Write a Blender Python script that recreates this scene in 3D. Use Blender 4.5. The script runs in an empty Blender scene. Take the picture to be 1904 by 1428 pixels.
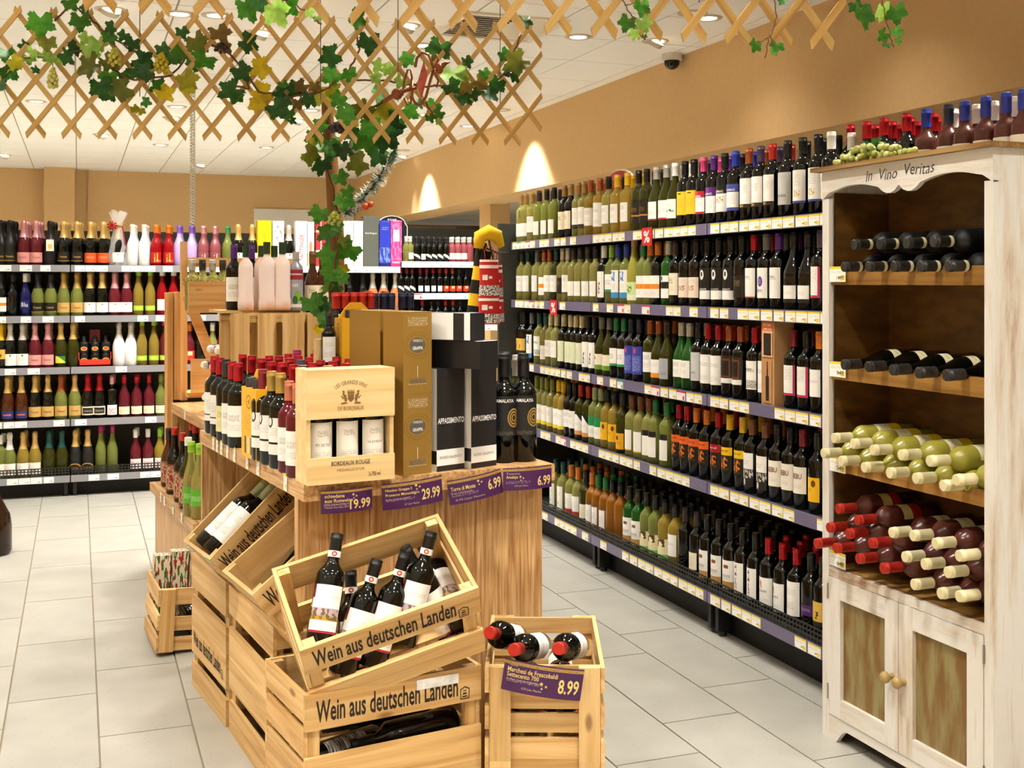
import bpy, math, random
from mathutils import Vector, Matrix, Euler
random.seed(7)
SC = bpy.context.scene
COL = SC.collection
# ------------------------------------------------------------------ camera
F, CX, HY, CAMZ, YAW = 2163.0, 952.0, 527.0, 1.5, math.radians(20.46)
cam = bpy.data.cameras.new('camera'); cam.sensor_width = 36.0; cam.lens = F / 1904 * 36.0
cam.shift_y = -(714 - HY) / 1904.0; cam.clip_end = 100
co = bpy.data.objects.new('camera', cam); COL.objects.link(co)
co.location = (0, 0, CAMZ); co.rotation_euler = (math.pi / 2, 0, -YAW); SC.camera = co
# ------------------------------------------------------------------ view, world
SC.view_settings.view_transform = 'Standard'; SC.view_settings.look = 'None'
SC.view_settings.gamma = 1.0; SC.view_settings.use_curve_mapping = False
SC.view_settings.exposure = 0.92
CY = SC.cycles; CY.max_bounces = 7; CY.diffuse_bounces = 3; CY.glossy_bounces = 3; CY.transmission_bounces = 5; CY.transparent_max_bounces = 6
CY.caustics_reflective = False; CY.caustics_refractive = False; CY.adaptive_threshold = 0.03; CY.use_light_tree = False; CY.sample_clamp_indirect = 25
W = bpy.data.worlds.new('shop_light'); SC.world = W; W.use_nodes = True
W.node_tree.nodes['Background'].inputs[0].default_value = (1.0, 0.975, 0.94, 1)
W.node_tree.nodes['Background'].inputs[1].default_value = 0.3
SPOT_W, SPOT_COL = 105.0, (1.0, 0.965, 0.905)
ZC = 3.2                                     # ceiling height
SA, CA = math.sin(YAW), math.cos(YAW)
def at(px, py, d):
    t = (px - CX) / F
    return Vector((d * (SA + t * CA), d * (CA - t * SA), CAMZ - (py - HY) * d / F))
def onz(px, py, z):
    return at(px, py, (CAMZ - z) * F / (py - HY))
def onx(px, X):                               # y on the plane x = X
    t = (px - CX) / F; return X / (SA + t * CA) * (CA - t * SA)
def ony(px, Y):
    t = (px - CX) / F; return Y / (CA - t * SA) * (SA + t * CA)
# ------------------------------------------------------------------ materials
def lin(c):
    if isinstance(c, str):
        c = c.lstrip('#'); c = [int(c[i:i + 2], 16) / 255 for i in (0, 2, 4)]
        c = [x / 12.92 if x <= .04045 else ((x + .055) / 1.055) ** 2.4 for x in c]
    return (c[0], c[1], c[2], 1.0)
MATS = {}
def mat(name, color, rough=.5, metal=0., trans=0., spec=.5, ior=1.45, coat=0., alpha=1., emit=None, es=0., sss=0.):
    if name in MATS: return MATS[name]
    m = bpy.data.materials.new(name); m.use_nodes = True; MATS[name] = m
    b = m.node_tree.nodes['Principled BSDF']; i = b.inputs
    i['Base Color'].default_value = lin(color); i['Roughness'].default_value = rough; i['Metallic'].default_value = metal
    i['Transmission Weight'].default_value = trans; i['Specular IOR Level'].default_value = spec; i['IOR'].default_value = ior
    i['Coat Weight'].default_value = coat; i['Alpha'].default_value = alpha
    if emit: i['Emission Color'].default_value = lin(emit); i['Emission Strength'].default_value = es
    return m
class NT:
    def __init__(s, m): s.t = m.node_tree; s.b = s.t.nodes['Principled BSDF']
    def n(s, typ, **kw):
        nd = s.t.nodes.new(typ)
        for k, v in kw.items(): setattr(nd, k, v)
        return nd
    def l(s, a, b): s.t.links.new(a, b)
    def math(s, op, a, b=None, c=None):
        nd = s.n('ShaderNodeMath', operation=op)
        for k, v in enumerate((a, b, c)):
            if v is None: continue
            if isinstance(v, (int, float)): nd.inputs[k].default_value = v
            else: s.l(v, nd.inputs[k])
        return nd.outputs[0]
    def mix(s, f, a, b):
        nd = s.n('ShaderNodeMix', data_type='RGBA')
        for k, v in ((0, f), (6, a), (7, b)):
            if isinstance(v, (int, float)): nd.inputs[k].default_value = v
            elif isinstance(v, (str, tuple, list)): nd.inputs[k].default_value = lin(v)
            else: s.l(v, nd.inputs[k])
        return nd.outputs[2]
def ramp(nt, fac, stops):
    r = nt.n('ShaderNodeValToRGB'); e = r.color_ramp.elements
    while len(e) < len(stops): e.new(.5)
    for k, (p, c) in enumerate(stops): e[k].position = p; e[k].color = lin(c)
    nt.l(fac, r.inputs[0]); return r.outputs[0]
def wood(name, c1, c2, c3, axis=0, scale=1., rough=.5, knots=True, vary=.12, bump=.15):
    """grain runs along the local axis given"""
    if name in MATS: return MATS[name]
    m = mat(name, c2, rough); nt = NT(m)
    tc = nt.n('ShaderNodeTexCoord'); oi = nt.n('ShaderNodeObjectInfo')
    add = nt.n('ShaderNodeVectorMath', operation='ADD'); nt.l(tc.outputs['Object'], add.inputs[0])
    mul = nt.n('ShaderNodeVectorMath', operation='SCALE'); mul.inputs[0].default_value = (13., 7., 5.); nt.l(oi.outputs['Random'], mul.inputs['Scale'])
    nt.l(mul.outputs[0], add.inputs[1])
    mp = nt.n('ShaderNodeMapping'); sc = [34 * scale] * 3; sc[axis] = 1.6 * scale; mp.inputs['Scale'].default_value = sc
    nt.l(add.outputs[0], mp.inputs[0])
    n1 = nt.n('ShaderNodeTexNoise'); n1.inputs['Scale'].default_value = 1.; n1.inputs['Detail'].default_value = 4; n1.inputs['Distortion'].default_value = .6
    nt.l(mp.outputs[0], n1.inputs['Vector'])
    col = ramp(nt, n1.outputs[0], [(.3, c1), (.5, c2), (.72, c3)])
    if knots:
        mp2 = nt.n('ShaderNodeMapping'); s2 = [9.] * 3; s2[axis] = 3.6; mp2.inputs['Scale'].default_value = s2; nt.l(add.outputs[0], mp2.inputs[0])
        vo = nt.n('ShaderNodeTexVoronoi'); vo.inputs['Scale'].default_value = 1.; nt.l(mp2.outputs[0], vo.inputs['Vector'])
        mr = nt.n('ShaderNodeMapRange'); mr.inputs[1].default_value = .11; mr.inputs[2].default_value = .05; nt.l(vo.outputs['Distance'], mr.inputs[0])
        col = nt.mix(nt.math('MULTIPLY', mr.outputs[0], .7), col, '#6a3c18')
    hs = nt.n('ShaderNodeHueSaturation'); nt.l(col, hs.inputs['Color'])
    v = nt.math('MULTIPLY_ADD', oi.outputs['Random'], 2 * vary, 1 - vary); nt.l(v, hs.inputs['Value'])
    nt.l(hs.outputs[0], nt.b.inputs['Base Color'])
    if bump:
        bp = nt.n('ShaderNodeBump'); bp.inputs['Strength'].default_value = bump; bp.inputs['Distance'].default_value = .002
        nt.l(n1.outputs[0], bp.inputs['Height']); nt.l(bp.outputs[0], nt.b.inputs['Normal'])
    return m
def noisy(name, c1, c2, scale=8., rough=.6, lo=.35, hi=.65, stretch=(1, 1, 1), bump=0., detail=4, trans=0.):
    if name in MATS: return MATS[name]
    m = mat(name, c1, rough, trans=trans); nt = NT(m)
    tc = nt.n('ShaderNodeTexCoord'); mp = nt.n('ShaderNodeMapping'); mp.inputs['Scale'].default_value = stretch
    nt.l(tc.outputs['Object'], mp.inputs[0])
    n1 = nt.n('ShaderNodeTexNoise'); n1.inputs['Scale'].default_value = scale; n1.inputs['Detail'].default_value = detail; nt.l(mp.outputs[0], n1.inputs['Vector'])
    nt.l(ramp(nt, n1.outputs[0], [(lo, c1), (hi, c2)]), nt.b.inputs['Base Color'])
    if bump:
        bp = nt.n('ShaderNodeBump'); bp.inputs['Strength'].default_value = bump; bp.inputs['Distance'].default_value = .003
        nt.l(n1.outputs[0], bp.inputs['Height']); nt.l(bp.outputs[0], nt.b.inputs['Normal'])
    return m
def print_mat(name, bg, items=(), rough=.45, metal=0.):
    """flat print in UV space: band / rect / dot / text layers over a ground colour"""
    if name in MATS: return MATS[name]
    m = mat(name, bg, rough, metal); nt = NT(m)
    uv = nt.n('ShaderNodeUVMap'); sp = nt.n('ShaderNodeSeparateXYZ'); nt.l(uv.outputs[0], sp.inputs[0]); u, v = sp.outputs[0], sp.outputs[1]
    col = bg
    for it in items:
        k = it[0]
        if k == 'band': f = nt.math('COMPARE', v, (it[1] + it[2]) / 2, (it[2] - it[1]) / 2); c = it[3]
        elif k == 'rect':
            f = nt.math('MULTIPLY', nt.math('COMPARE', u, (it[1] + it[2]) / 2, (it[2] - it[1]) / 2), nt.math('COMPARE', v, (it[3] + it[4]) / 2, (it[4] - it[3]) / 2)); c = it[5]
        elif k == 'dot':
            vm = nt.n('ShaderNodeVectorMath', operation='MULTIPLY'); nt.l(uv.outputs[0], vm.inputs[0]); vm.inputs[1].default_value = (it[4], 1, 0)
            vd = nt.n('ShaderNodeVectorMath', operation='DISTANCE'); nt.l(vm.outputs[0], vd.inputs[0]); vd.inputs[1].default_value = (it[1] * it[4], it[2], 0)
            f = nt.math('LESS_THAN', vd.outputs['Value'], it[3]); c = it[5]
        elif k == 'ring':
            vm = nt.n('ShaderNodeVectorMath', operation='MULTIPLY'); nt.l(uv.outputs[0], vm.inputs[0]); vm.inputs[1].default_value = (it[4], 1, 0)
            vd = nt.n('ShaderNodeVectorMath', operation='DISTANCE'); nt.l(vm.outputs[0], vd.inputs[0]); vd.inputs[1].default_value = (it[1] * it[4], it[2], 0)
            f = nt.math('COMPARE', vd.outputs['Value'], it[3], it[6]); c = it[5]
        elif k == 'diag':
            f = nt.math('GREATER_THAN', nt.math('MULTIPLY_ADD', u, it[1], v), it[2]); c = it[3]
        elif k == 'text':   # u0,u1,v0,v1,colour,columns,rows
            f0 = nt.math('MULTIPLY', nt.math('COMPARE', u, (it[1] + it[2]) / 2, (it[2] - it[1]) / 2), nt.math('COMPARE', v, (it[3] + it[4]) / 2, (it[4] - it[3]) / 2))
            mp = nt.n('ShaderNodeMapping'); mp.inputs['Scale'].default_value = (it[6] * 1.6, it[7] * 1.6, 1); nt.l(uv.outputs[0], mp.inputs[0])
            nz = nt.n('ShaderNodeTexNoise'); nz.inputs['Scale'].default_value = 1.; nz.inputs['Detail'].default_value = 1; nt.l(mp.outputs[0], nz.inputs['Vector'])
            ln = nt.math('GREATER_THAN', nt.math('FRACT', nt.math('MULTIPLY', v, it[7] * 1.0)), .45)
            f = nt.math('MULTIPLY', nt.math('MULTIPLY', f0, ln), nt.math('GREATER_THAN', nz.outputs[0], .53)); c = it[5]
        elif k == 'blot':   # u0,u1,v0,v1,colour,scale
            f0 = nt.math('MULTIPLY', nt.math('COMPARE', u, (it[1] + it[2]) / 2, (it[2] - it[1]) / 2), nt.math('COMPARE', v, (it[3] + it[4]) / 2, (it[4] - it[3]) / 2))
            nz = nt.n('ShaderNodeTexNoise'); nz.inputs['Scale'].default_value = it[6]; nz.inputs['Detail'].default_value = 3; nt.l(uv.outputs[0], nz.inputs['Vector'])
            f = nt.math('MULTIPLY', f0, nt.math('GREATER_THAN', nz.outputs[0], .5)); c = it[5]
        col = nt.mix(f, col, c)
    if not isinstance(col, str): nt.l(col, nt.b.inputs['Base Color'])
    return m
# ------------------------------------------------------------------ mesh helper
class MB:
    def __init__(s): s.v = []; s.f = []; s.mi = []; s.uv = {}; s.sm = []
    def face(s, idx, mi=0, uv=None, sm=False):
        if uv: s.uv[len(s.f)] = uv
        s.f.append(tuple(idx)); s.mi.append(mi); s.sm.append(sm)
    def box(s, x0, x1, y0, y1, z0, z1, mi=0, M=None, uvf=None):
        b = len(s.v); P = [(x0, y0, z0), (x1, y0, z0), (x1, y1, z0), (x0, y1, z0), (x0, y0, z1), (x1, y0, z1), (x1, y1, z1), (x0, y1, z1)]
        s.v += [tuple(M @ Vector(p)) if M else p for p in P]
        q = [(0, 1), (1, 1), (1, 0), (0, 0)]
        for k, fc in enumerate([(0, 3, 2, 1), (4, 5, 6, 7), (0, 1, 5, 4), (1, 2, 6, 5), (2, 3, 7, 6), (3, 0, 4, 7)]):
            s.face([b + i for i in fc], mi[k] if isinstance(mi, (list, tuple)) else mi, [(0, 0), (1, 0), (1, 1), (0, 1)])
        return s
    def lathe(s, segs, n=18, mi=0, M=None, smooth=True):
        for seg in segs:
            rings = []
            for r, z in seg:
                b = len(s.v)
                for k in range(n):
                    a = 2 * math.pi * k / n; p = Vector((r * math.cos(a), r * math.sin(a), z)); s.v.append(tuple(M @ p) if M else tuple(p))
                rings.append(b)
            for a, b in zip(rings, rings[1:]):
                for k in range(n):
                    k2 = (k + 1) % n; s.face((a + k, a + k2, b + k2, b + k), mi, None, smooth)
        return s
    def disc(s, r, z, n=18, up=True, mi=0, M=None):
        b = len(s.v)
        for k in range(n):
            a = 2 * math.pi * k / n; p = Vector((r * math.cos(a), r * math.sin(a), z)); s.v.append(tuple(M @ p) if M else tuple(p))
        s.face([b + k for k in (range(n) if up else reversed(range(n)))], mi); return s
    def tube(s, pts, r, n=6, mi=0, closed=False, caps=True):
        pts = [Vector(p) for p in pts]; rings = []; N = len(pts)
        prev = None
        for k, p in enumerate(pts):
            t = (pts[(k + 1) % N] - pts[k - 1]) if closed else (pts[min(k + 1, N - 1)] - pts[max(k - 1, 0)])
            if t.length < 1e-9: t = Vector((0, 0, 1))
            t.normalize()
            if prev is None: up = Vector((0, 0, 1)) if abs(t.z) < .9 else Vector((1, 0, 0)); x = t.cross(up).normalized()
            else:
                x = prev - t * prev.dot(t); x = x.normalized() if x.length > 1e-6 else t.orthogonal().normalized()
            prev = x; y = t.cross(x); rr = r[k] if isinstance(r, (list, tuple)) else r; b = len(s.v)
            for j in range(n):
                a = 2 * math.pi * j / n; s.v.append(tuple(p + x * (rr * math.cos(a)) + y * (rr * math.sin(a))))
            rings.append(b)
        prs = list(zip(rings, rings[1:])) + ([(rings[-1], rings[0])] if closed else [])
        for a, b in prs:
            for j in range(n):
                j2 = (j + 1) % n; s.face((a + j, a + j2, b + j2, b + j), mi, None, True)
        if caps and not closed:
            s.face([rings[0] + j for j in reversed(range(n))], mi); s.face([rings[-1] + j for j in range(n)], mi)
        return s
    def prism(s, poly, y0, y1, mi=0, M=None):
        """poly in x,z; extruded in y"""
        n = len(poly); b = len(s.v)
        for y in (y0, y1):
            for x, z in poly:
                p = Vector((x, y, z)); s.v.append(tuple(M @ p) if M else tuple(p))
        s.face([b + k for k in range(n)], mi); s.face([b + n + k for k in reversed(range(n))], mi)
        for k in range(n):
            k2 = (k + 1) % n; s.face((b + k, b + n + k, b + n + k2, b + k2), mi)
        return s
    def ball(s, c, r, n=8, m=5, mi=0, sz=1.):
        c = Vector(c); b0 = len(s.v); s.v.append(tuple(c + Vector((0, 0, -r * sz)))); rings = []
        for i in range(1, m):
            ph = math.pi * i / m - math.pi / 2; b = len(s.v); rings.append(b)
            for k in range(n):
                a = 2 * math.pi * k / n; s.v.append(tuple(c + Vector((r * math.cos(ph) * math.cos(a), r * math.cos(ph) * math.sin(a), r * sz * math.sin(ph)))))
        t = len(s.v); s.v.append(tuple(c + Vector((0, 0, r * sz))))
        for k in range(n):
            k2 = (k + 1) % n; s.face((b0, rings[0] + k2, rings[0] + k), mi, None, True); s.face((t, rings[-1] + k, rings[-1] + k2), mi, None, True)
        for a, b in zip(rings, rings[1:]):
            for k in range(n):
                k2 = (k + 1) % n; s.face((a + k, a + k2, b + k2, b + k), mi, None, True)
        return s
    def mesh(s, name, mats):
        me = bpy.data.meshes.new(name); me.from_pydata(s.v, [], s.f)
        for m in (mats if isinstance(mats, (list, tuple)) else [mats]): me.materials.append(m)
        me.polygons.foreach_set('material_index', s.mi); me.polygons.foreach_set('use_smooth', s.sm)
        if s.uv:
            ul = me.uv_layers.new(name='UVMap')
            for k, uvs in s.uv.items():
                for li, q in zip(me.polygons[k].loop_indices, uvs): ul.data[li].uv = q
        me.update(); return me
    def build(s, name, mats, parent=None, **kw): return obj(name, s.mesh(name, mats), parent, **kw)
def obj(name, me, parent=None, M=None, loc=None, rot=None):
    o = bpy.data.objects.new(name, me); COL.objects.link(o)
    if parent: o.parent = parent
    if M is not None: o.matrix_basis = M
    if loc is not None: o.location = loc
    if rot is not None: o.rotation_euler = rot
    return o
def tag(o, label, cat=None, group=None, kind=None):
    if label: o['label'] = label
    if cat: o['category'] = cat
    if group: o['group'] = group
    if kind: o['kind'] = kind
    return o
def thing(name, label, cat, loc=(0, 0, 0), rotz=0., group=None, M=None):
    o = obj(name, None, None)
    if M is not None: o.matrix_basis = M
    else: o.location = loc; o.rotation_euler = (0, 0, rotz)
    o.empty_display_size = .05
    return tag(o, label, cat, group)
def struct(o): o['kind'] = 'structure'; return o
ONES = 'zeroth first second third fourth fifth sixth seventh eighth ninth tenth eleventh twelfth thirteenth fourteenth fifteenth sixteenth seventeenth eighteenth nineteenth'.split()
def ordw(n):
    if n < 20: return ONES[n]
    t, u = divmod(n, 10); T = {2: 'twent', 3: 'thirt', 4: 'fort', 5: 'fift', 6: 'sixt', 7: 'sevent'}[t]
    return T + 'ieth' if u == 0 else T + 'y-' + ONES[u]
# ------------------------------------------------------------------ lettering (built-in font turned to mesh, all made in one go)
TXT = {}
def prep_text(specs):
    tmp = []
    for key, body, off in specs:
        c = bpy.data.curves.new('t', 'FONT'); c.body = body; c.size = 1.; c.align_x = 'CENTER'; c.align_y = 'CENTER'; c.resolution_u = 2; c.offset = off; c.fill_mode = 'FRONT'
        o = bpy.data.objects.new('t', c); COL.objects.link(o); tmp.append((key, o, c))
    bpy.context.view_layer.update(); dg = bpy.context.evaluated_depsgraph_get()
    for key, o, c in tmp:
        me = bpy.data.meshes.new_from_object(o.evaluated_get(dg)); xs = [v.co.x for v in me.vertices]; ys = [v.co.y for v in me.vertices]
        x0, x1, y0, y1 = min(xs), max(xs), min(ys), max(ys)
        TXT[key] = ([((v.co.x - (x0 + x1) / 2) / (x1 - x0), (v.co.y - (y0 + y1) / 2) / (y1 - y0)) for v in me.vertices], [tuple(p.vertices) for p in me.polygons], (x1 - x0) / (y1 - y0))
        bpy.data.objects.remove(o); bpy.data.curves.remove(c); bpy.data.meshes.remove(me)
def text_mesh(key, w, h, m, fn=None):
    """lettering of width w, height h in local x,z facing -y; fn maps (x,z)->point"""
    vs, fs, asp = TXT[key]
    fn = fn or (lambda x, z: (x, 0, z))
    me = bpy.data.meshes.new('lettering'); me.from_pydata([fn(x * w, y * h) for x, y in vs], [], fs); me.materials.append(m); me.update(); return me
prep_text([
 ('wein', 'Wein aus deutschen Landen', .02), ('vino', 'In  Vino  Veritas', -.004), ('grands', 'LES GRANDS VINS', .0), ('debord', 'DE BORDEAUX', .0),
 ('rouge', 'BORDEAUX ROUGE', .008), ('med', "MEDAILLE D'OR", .0), ('750', '3x750 ml', .0), ('nonino', 'NONINO', .012), ('prosecco', 'il PROSECCO di', .0), ('grappa', 'GRAPPA', .016),
 ('appas', 'APPASSIMENTO', .012), ('rosso', 'ROSSO SALENTO', .0), ('amal', 'AMALAYA', .016), ('pct', '%', .02), ('p1999', '19.99', .02), ('p2999', '29.99', .02), ('p699', '6.99', .02), ('p899', '8.99', .02),
 ('s1a', 'schiedene', .012), ('s1b', 'aux Rotweine', .012), ('s2a', 'Nonino Grappa il', .012), ('s2b', 'Prosecco Monovitigno', .012), ('s3a', 'Torre di Monte', .012), ('s4a', 'Amalaya', .012),
 ('s5a', 'Marchesi de Frescobaldi', .012), ('s5b', 'Settecento 700', .012), ('s5c', 'trocken, voll und ausgewogen', .0), ('s5d', '0,75 Liter Flasche', .0), ('s5t', 'Toscana', 0.), ('s2c', 'Riserva, im Barrique gereift', .0), ('s2d', '0,7 Liter Flasche', .0),
 ('s1c', '2015, Chateau Terrasse', 0.), ('s1d', 'Chateau Des Ducs 2014', 0.),
 ('il', 'il', -.01), ('spritz', 'SPRIZZ', .01), ('kaan', 'KAAN', 0.), ('yt', 'yellow tail', .01), ('horse', 'XHORSE.', .0), ('lind', "LINDEMAN'S", .015), ('maipo', 'Maipo', 0.), ('estate', 'THE ESTATE', .01), ('riebu', 'RIEBU', .02),
 ('freix', 'Freixenet', 0.), ('blu', 'Blu', .0), ('tait', 'TAITTINGER', .0), ('rewe', 'REWE', .01), ('pomm', 'POMMERY', .01), ('dom', 'Dom Perignon', .0), ('secco', 'Secco', 0.),
 ('pey', 'PEY DE TAU', .0), ('joy', 'LE JOYEUX', .0), ('price599', '5.99', 0.), ('price999', '9.99', 0.), ('price1499', '14.99', 0.), ('price649', '6.49', 0.), ('ge', 'GES', .01), ('vento', 'VENTO', .01), ('canyon', 'SUNSET CANYON', 0.)])
# ------------------------------------------------------------------ room
WALL = noisy('wall_paint', '#d8b078', '#dbb47d', 30, .75)
TRIMW = mat('soffit_paint', '#cbb08c', .8)
XW, XW2, YB, ZB = 4.22, 4.75, 18.6, 2.44
def slabobj(name, x0, x1, y0, y1, z0, z1, m, parent=None):
    return MB().box(x0, x1, y0, y1, z0, z1).build(name, m, parent)
# floor: grout bed and single tiles
fl = noisy('floor_far', '#c9c0ae', '#d2c9b8', 6, .35)
floor = struct(slabobj('floor', -14, 14, -6, 24, -.1, -.006, mat('grout', '#8f8068', .8)))
m = mat('floor_tile', '#d9d0bf', .32, spec=.4); nt = NT(m)
tc = nt.n('ShaderNodeTexCoord'); oi = nt.n('ShaderNodeObjectInfo'); n1 = nt.n('ShaderNodeTexNoise'); n1.inputs['Scale'].default_value = 90; n1.inputs['Detail'].default_value = 2
ad = nt.n('ShaderNodeVectorMath', operation='ADD'); nt.l(tc.outputs['Object'], ad.inputs[0]); nt.l(oi.outputs['Location'], ad.inputs[1]); nt.l(ad.outputs[0], n1.inputs['Vector'])
n2 = nt.n('ShaderNodeTexNoise'); n2.inputs['Scale'].default_value = 5; nt.l(ad.outputs[0], n2.inputs['Vector'])
base = ramp(nt, n2.outputs[0], [(.3, '#9f9c92'), (.7, '#aaa79c')])
c = nt.mix(nt.math('MULTIPLY', nt.math('LESS_THAN', n1.outputs[0], .315), .5), base, '#6f6a5e')
hs = nt.n('ShaderNodeHueSaturation'); nt.l(c, hs.inputs['Color']); nt.l(nt.math('MULTIPLY_ADD', oi.outputs['Random'], .05, .975), hs.inputs['Value']); nt.l(hs.outputs[0], nt.b.inputs['Base Color'])
FT = m
tw, tl, g = .30, .70, .003
tile_me = MB().box(-tw / 2 + g, tw / 2 - g, -tl / 2 + g, tl / 2 - g, -.006, 0).mesh('floor_tile', FT)
X0 = -.235 - tw * 8
for i in range(18):
    x = X0 + tw * i + tw / 2
    off = (.37 * i * tl) % tl
    for j in range(11):
        obj('floor_tile', tile_me, floor, loc=(x, 2.1 + off + tl * j, 0))
for nm, a in (('floor_field', (-14, X0, -6, 24)), ('floor_field', (X0 + tw * 18, 14, -6, 24)), ('floor_field', (X0, X0 + tw * 18, -6, 1.7)), ('floor_field', (X0, X0 + tw * 18, 10.7, 24))):
    slabobj(nm, a[0], a[1], a[2], a[3], -.006, -.001, FT, floor)
# ceiling: metal grid with lay-in panels
CT = noisy('ceiling_panel', '#faf7f0', '#fcfaf4', 60, .9)
ceil = struct(slabobj('ceiling', -14, 14, -6, 24, ZC + .006, ZC + .1, mat('ceiling_grid', '#a99a80', .8)))
pw, pl = .59, .78; gx = .006
ct_me = MB().box(-pw / 2 + gx, pw / 2 - gx, -pl / 2 + gx, pl / 2 - gx, 0, .006).mesh('ceiling_tile', CT)
xl = 4.11; yl = 8.57 - .4
CX0, CY0 = xl - pw * 18, 3.6
ny = 16
n = 0
for i in range(18):
    for j in range(ny):
        x, y = xl - pw * (i + .5), yl + (j - 5 + .5) * pl - .02
        t = math.atan2(x, y) - YAW
        if y < 2.5 or abs(math.tan(t)) > .55: continue
        obj('ceiling_tile', ct_me, ceil, loc=(x, y, ZC)); n += 1
yA, yBb = yl - 5 * pl - .02, yl + (ny - 5) * pl - .02
far = MB()
for i in range(34):
    for j in range(-12, 26):
        x, y = xl - pw * (i + .5), yl + (j - 5 + .5) * pl - .02
        t = math.atan2(x, y) - YAW
        if 0 <= j < ny and i < 18 and not (y < 2.5 or abs(math.tan(t)) > .55): continue
        far.box(x - pw / 2 + gx, x + pw / 2 - gx, y - pl / 2 + gx, y + pl / 2 - gx, ZC, ZC + .006)
for j in range(-12, 26):
    y = yl + (j - 5 + .5) * pl - .02
    far.box(xl + gx, XW, y - pl / 2 + gx, y + pl / 2 - gx, ZC, ZC + .006)
tag(far.build('ceiling_tile_field', CT, ceil), None, kind='stuff')
# walls
wb = struct(slabobj('wall_back', -14, XW + .02, YB, YB + .2, 0, ZC, WALL))
xa, xb = ony(82, YB - .35), ony(139, YB - .35)
struct(slabobj('column_back', xa, xb, YB - .35, YB, 0, ZC, WALL))
struct(slabobj('trim_2', ony(163, YB - .05), ony(166, YB - .05), YB - .05, YB, 0, ZC, WALL))
struct(slabobj('wall_right_bulkhead', XW, XW2, -4, YB + .2, ZB, ZC, WALL))
struct(slabobj('wall_right', XW2, XW2 + .15, -4, 7.6, 0, ZB, noisy('wall_paint_lower', '#c4a888', '#c8ac8c', 30, .8)))
struct(slabobj('ceiling_annex', XW2, 14, 7.6, 24, ZB + .18, ZB + .3, mat('annex_ceiling', '#e8dcc4', .8)))
struct(slabobj('column_annex', ony(912, 13.), ony(948, 13.), 13., 13.4, 0, 2.7, WALL))
bw = struct(slabobj('wall_annex', XW, 14, YB + .5, YB + .7, 0, 2.5, mat('mortar', '#8f7a61', .9)))
bm = [MB().box(-.2, .2, -.02, 0, -.035, .035).mesh('brick', mat('brick_%d' % k, c, .85)) for k, c in enumerate(('#8f6742', '#a67c50', '#7d5a3b', '#b08a5c'))]
for r in range(4):
    for k in range(11):
        obj('brick', bm[(r * 3 + k * 5 + k // 3) % 4], bw, loc=(XW + .2 + k * .42 + (r % 2) * .21, YB + .5, 2.2 + r * .08))
struct(slabobj('wall_left', -7.2, -7., -5.2, YB + .2, 0, ZC, WALL)); struct(slabobj('wall_front', -7.2, XW2 + .1, -5.4, -5.2, 0, ZC, WALL))
# ------------------------------------------------------------------ ceiling downlights
LENS = mat('lamp_lens', '#fff3dc', .3, emit='#fff0d2', es=9.)
LENS.cycles.emission_sampling = 'NONE'
RIM = mat('lamp_rim', '#c9bda6', .35, .3); RFL = mat('lamp_reflector', '#8e8676', .3, .7)
ring = MB().lathe([[(.062, -.004), (.064, -.008), (.092, -.006), (.096, 0)]], 24).mesh('rim', RIM)
refl = MB().lathe([[(.064, -.006), (.048, .0)]], 24).mesh('reflector', RFL)
lens = MB().disc(.058, -.0045, 20, False).mesh('lens', LENS)
hood = MB().lathe([[(.066, .0), (.064, -.02), (.058, -.034)]], 20).disc(.058, -.034, 20, False).mesh('gimbal', RIM)
def spot_at(name, loc, parent, energy, aim=None, size=118, blend=.85):
    l = bpy.data.lights.new(name, 'SPOT'); l.energy = energy; l.color = SPOT_COL; l.spot_size = math.radians(size); l.spot_blend = blend; l.shadow_soft_size = .085
    o = bpy.data.objects.new(name, l); COL.objects.link(o); o.parent = parent; o.location = loc
    if aim is not None: o.rotation_euler = Vector(aim).to_track_quat('-Z', 'Y').to_euler()
    return o
VIS = [(205, 17, 0, 'above the vine-covered left end of the far lattice'), (402, 28, 1, 'behind the big leaves of the near lattice'), (481, 60, 0, 'seen through the middle of the far lattice'), (67, 188, 1, 'low over the grey bubbly shelves at far left'),
  (329, 198, 1, 'in a lattice opening above the curly cord'), (319, 218, 0, 'just below the bright lamp over the curly cord'), (299, 269, 1, 'right under the lattice tips by the curly cord'), (496, 274, 1, 'under the lattice tips left of the vine post'),
  (578, 205, 1, 'beside the lattice bend next to the vine post'), (551, 223, 0, 'close to the lamp by the vine post, unlit rim'), (7, 288, 0, 'cut by the left picture edge'), (371, 306, 0, 'nearest the back wall beside the curly cord'), (188, 250, 0, 'between lattice tips above the back column'),
  (755, 47, 0, 'left of the ceiling air vent'), (870, 234, 1, 'behind the lattice tips near the right wall'), (746, 290, 0, 'far down by the fir garland'), (788, 213, 0, 'behind the lattice above the fir garland'), (1075, 68, 1, 'in open ceiling right of the air vent'), (1218, 76, 0, 'tilted gimbal lamp near the dome camera'), (1316, 33, 1, 'crossed by a slat of the near lattice')]
for px, py, lit, where in VIS:
    p = onz(px, py, ZC)
    t = thing('ceiling_downlight', ('bright round downlight ' if lit else 'dim round downlight ') + where, 'downlight', p, group='recessed ceiling downlights')
    obj('rim', ring, t)
    if lit:
        obj('reflector', refl, t); obj('lens', lens, t)
    else:
        obj('gimbal', hood, t, rot=(.5, .35, 0)); obj('lens', lens, t)
    spot_at('lamp', (0, 0, -.03), t, SPOT_W * (2.4 if p.y > 9 else 1), size=40 if px in (870, 746, 788) else 90 if px in (1218, 1316) else 118, aim=(-.35, 0, -1) if px in (1218, 1316) else None)
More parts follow.
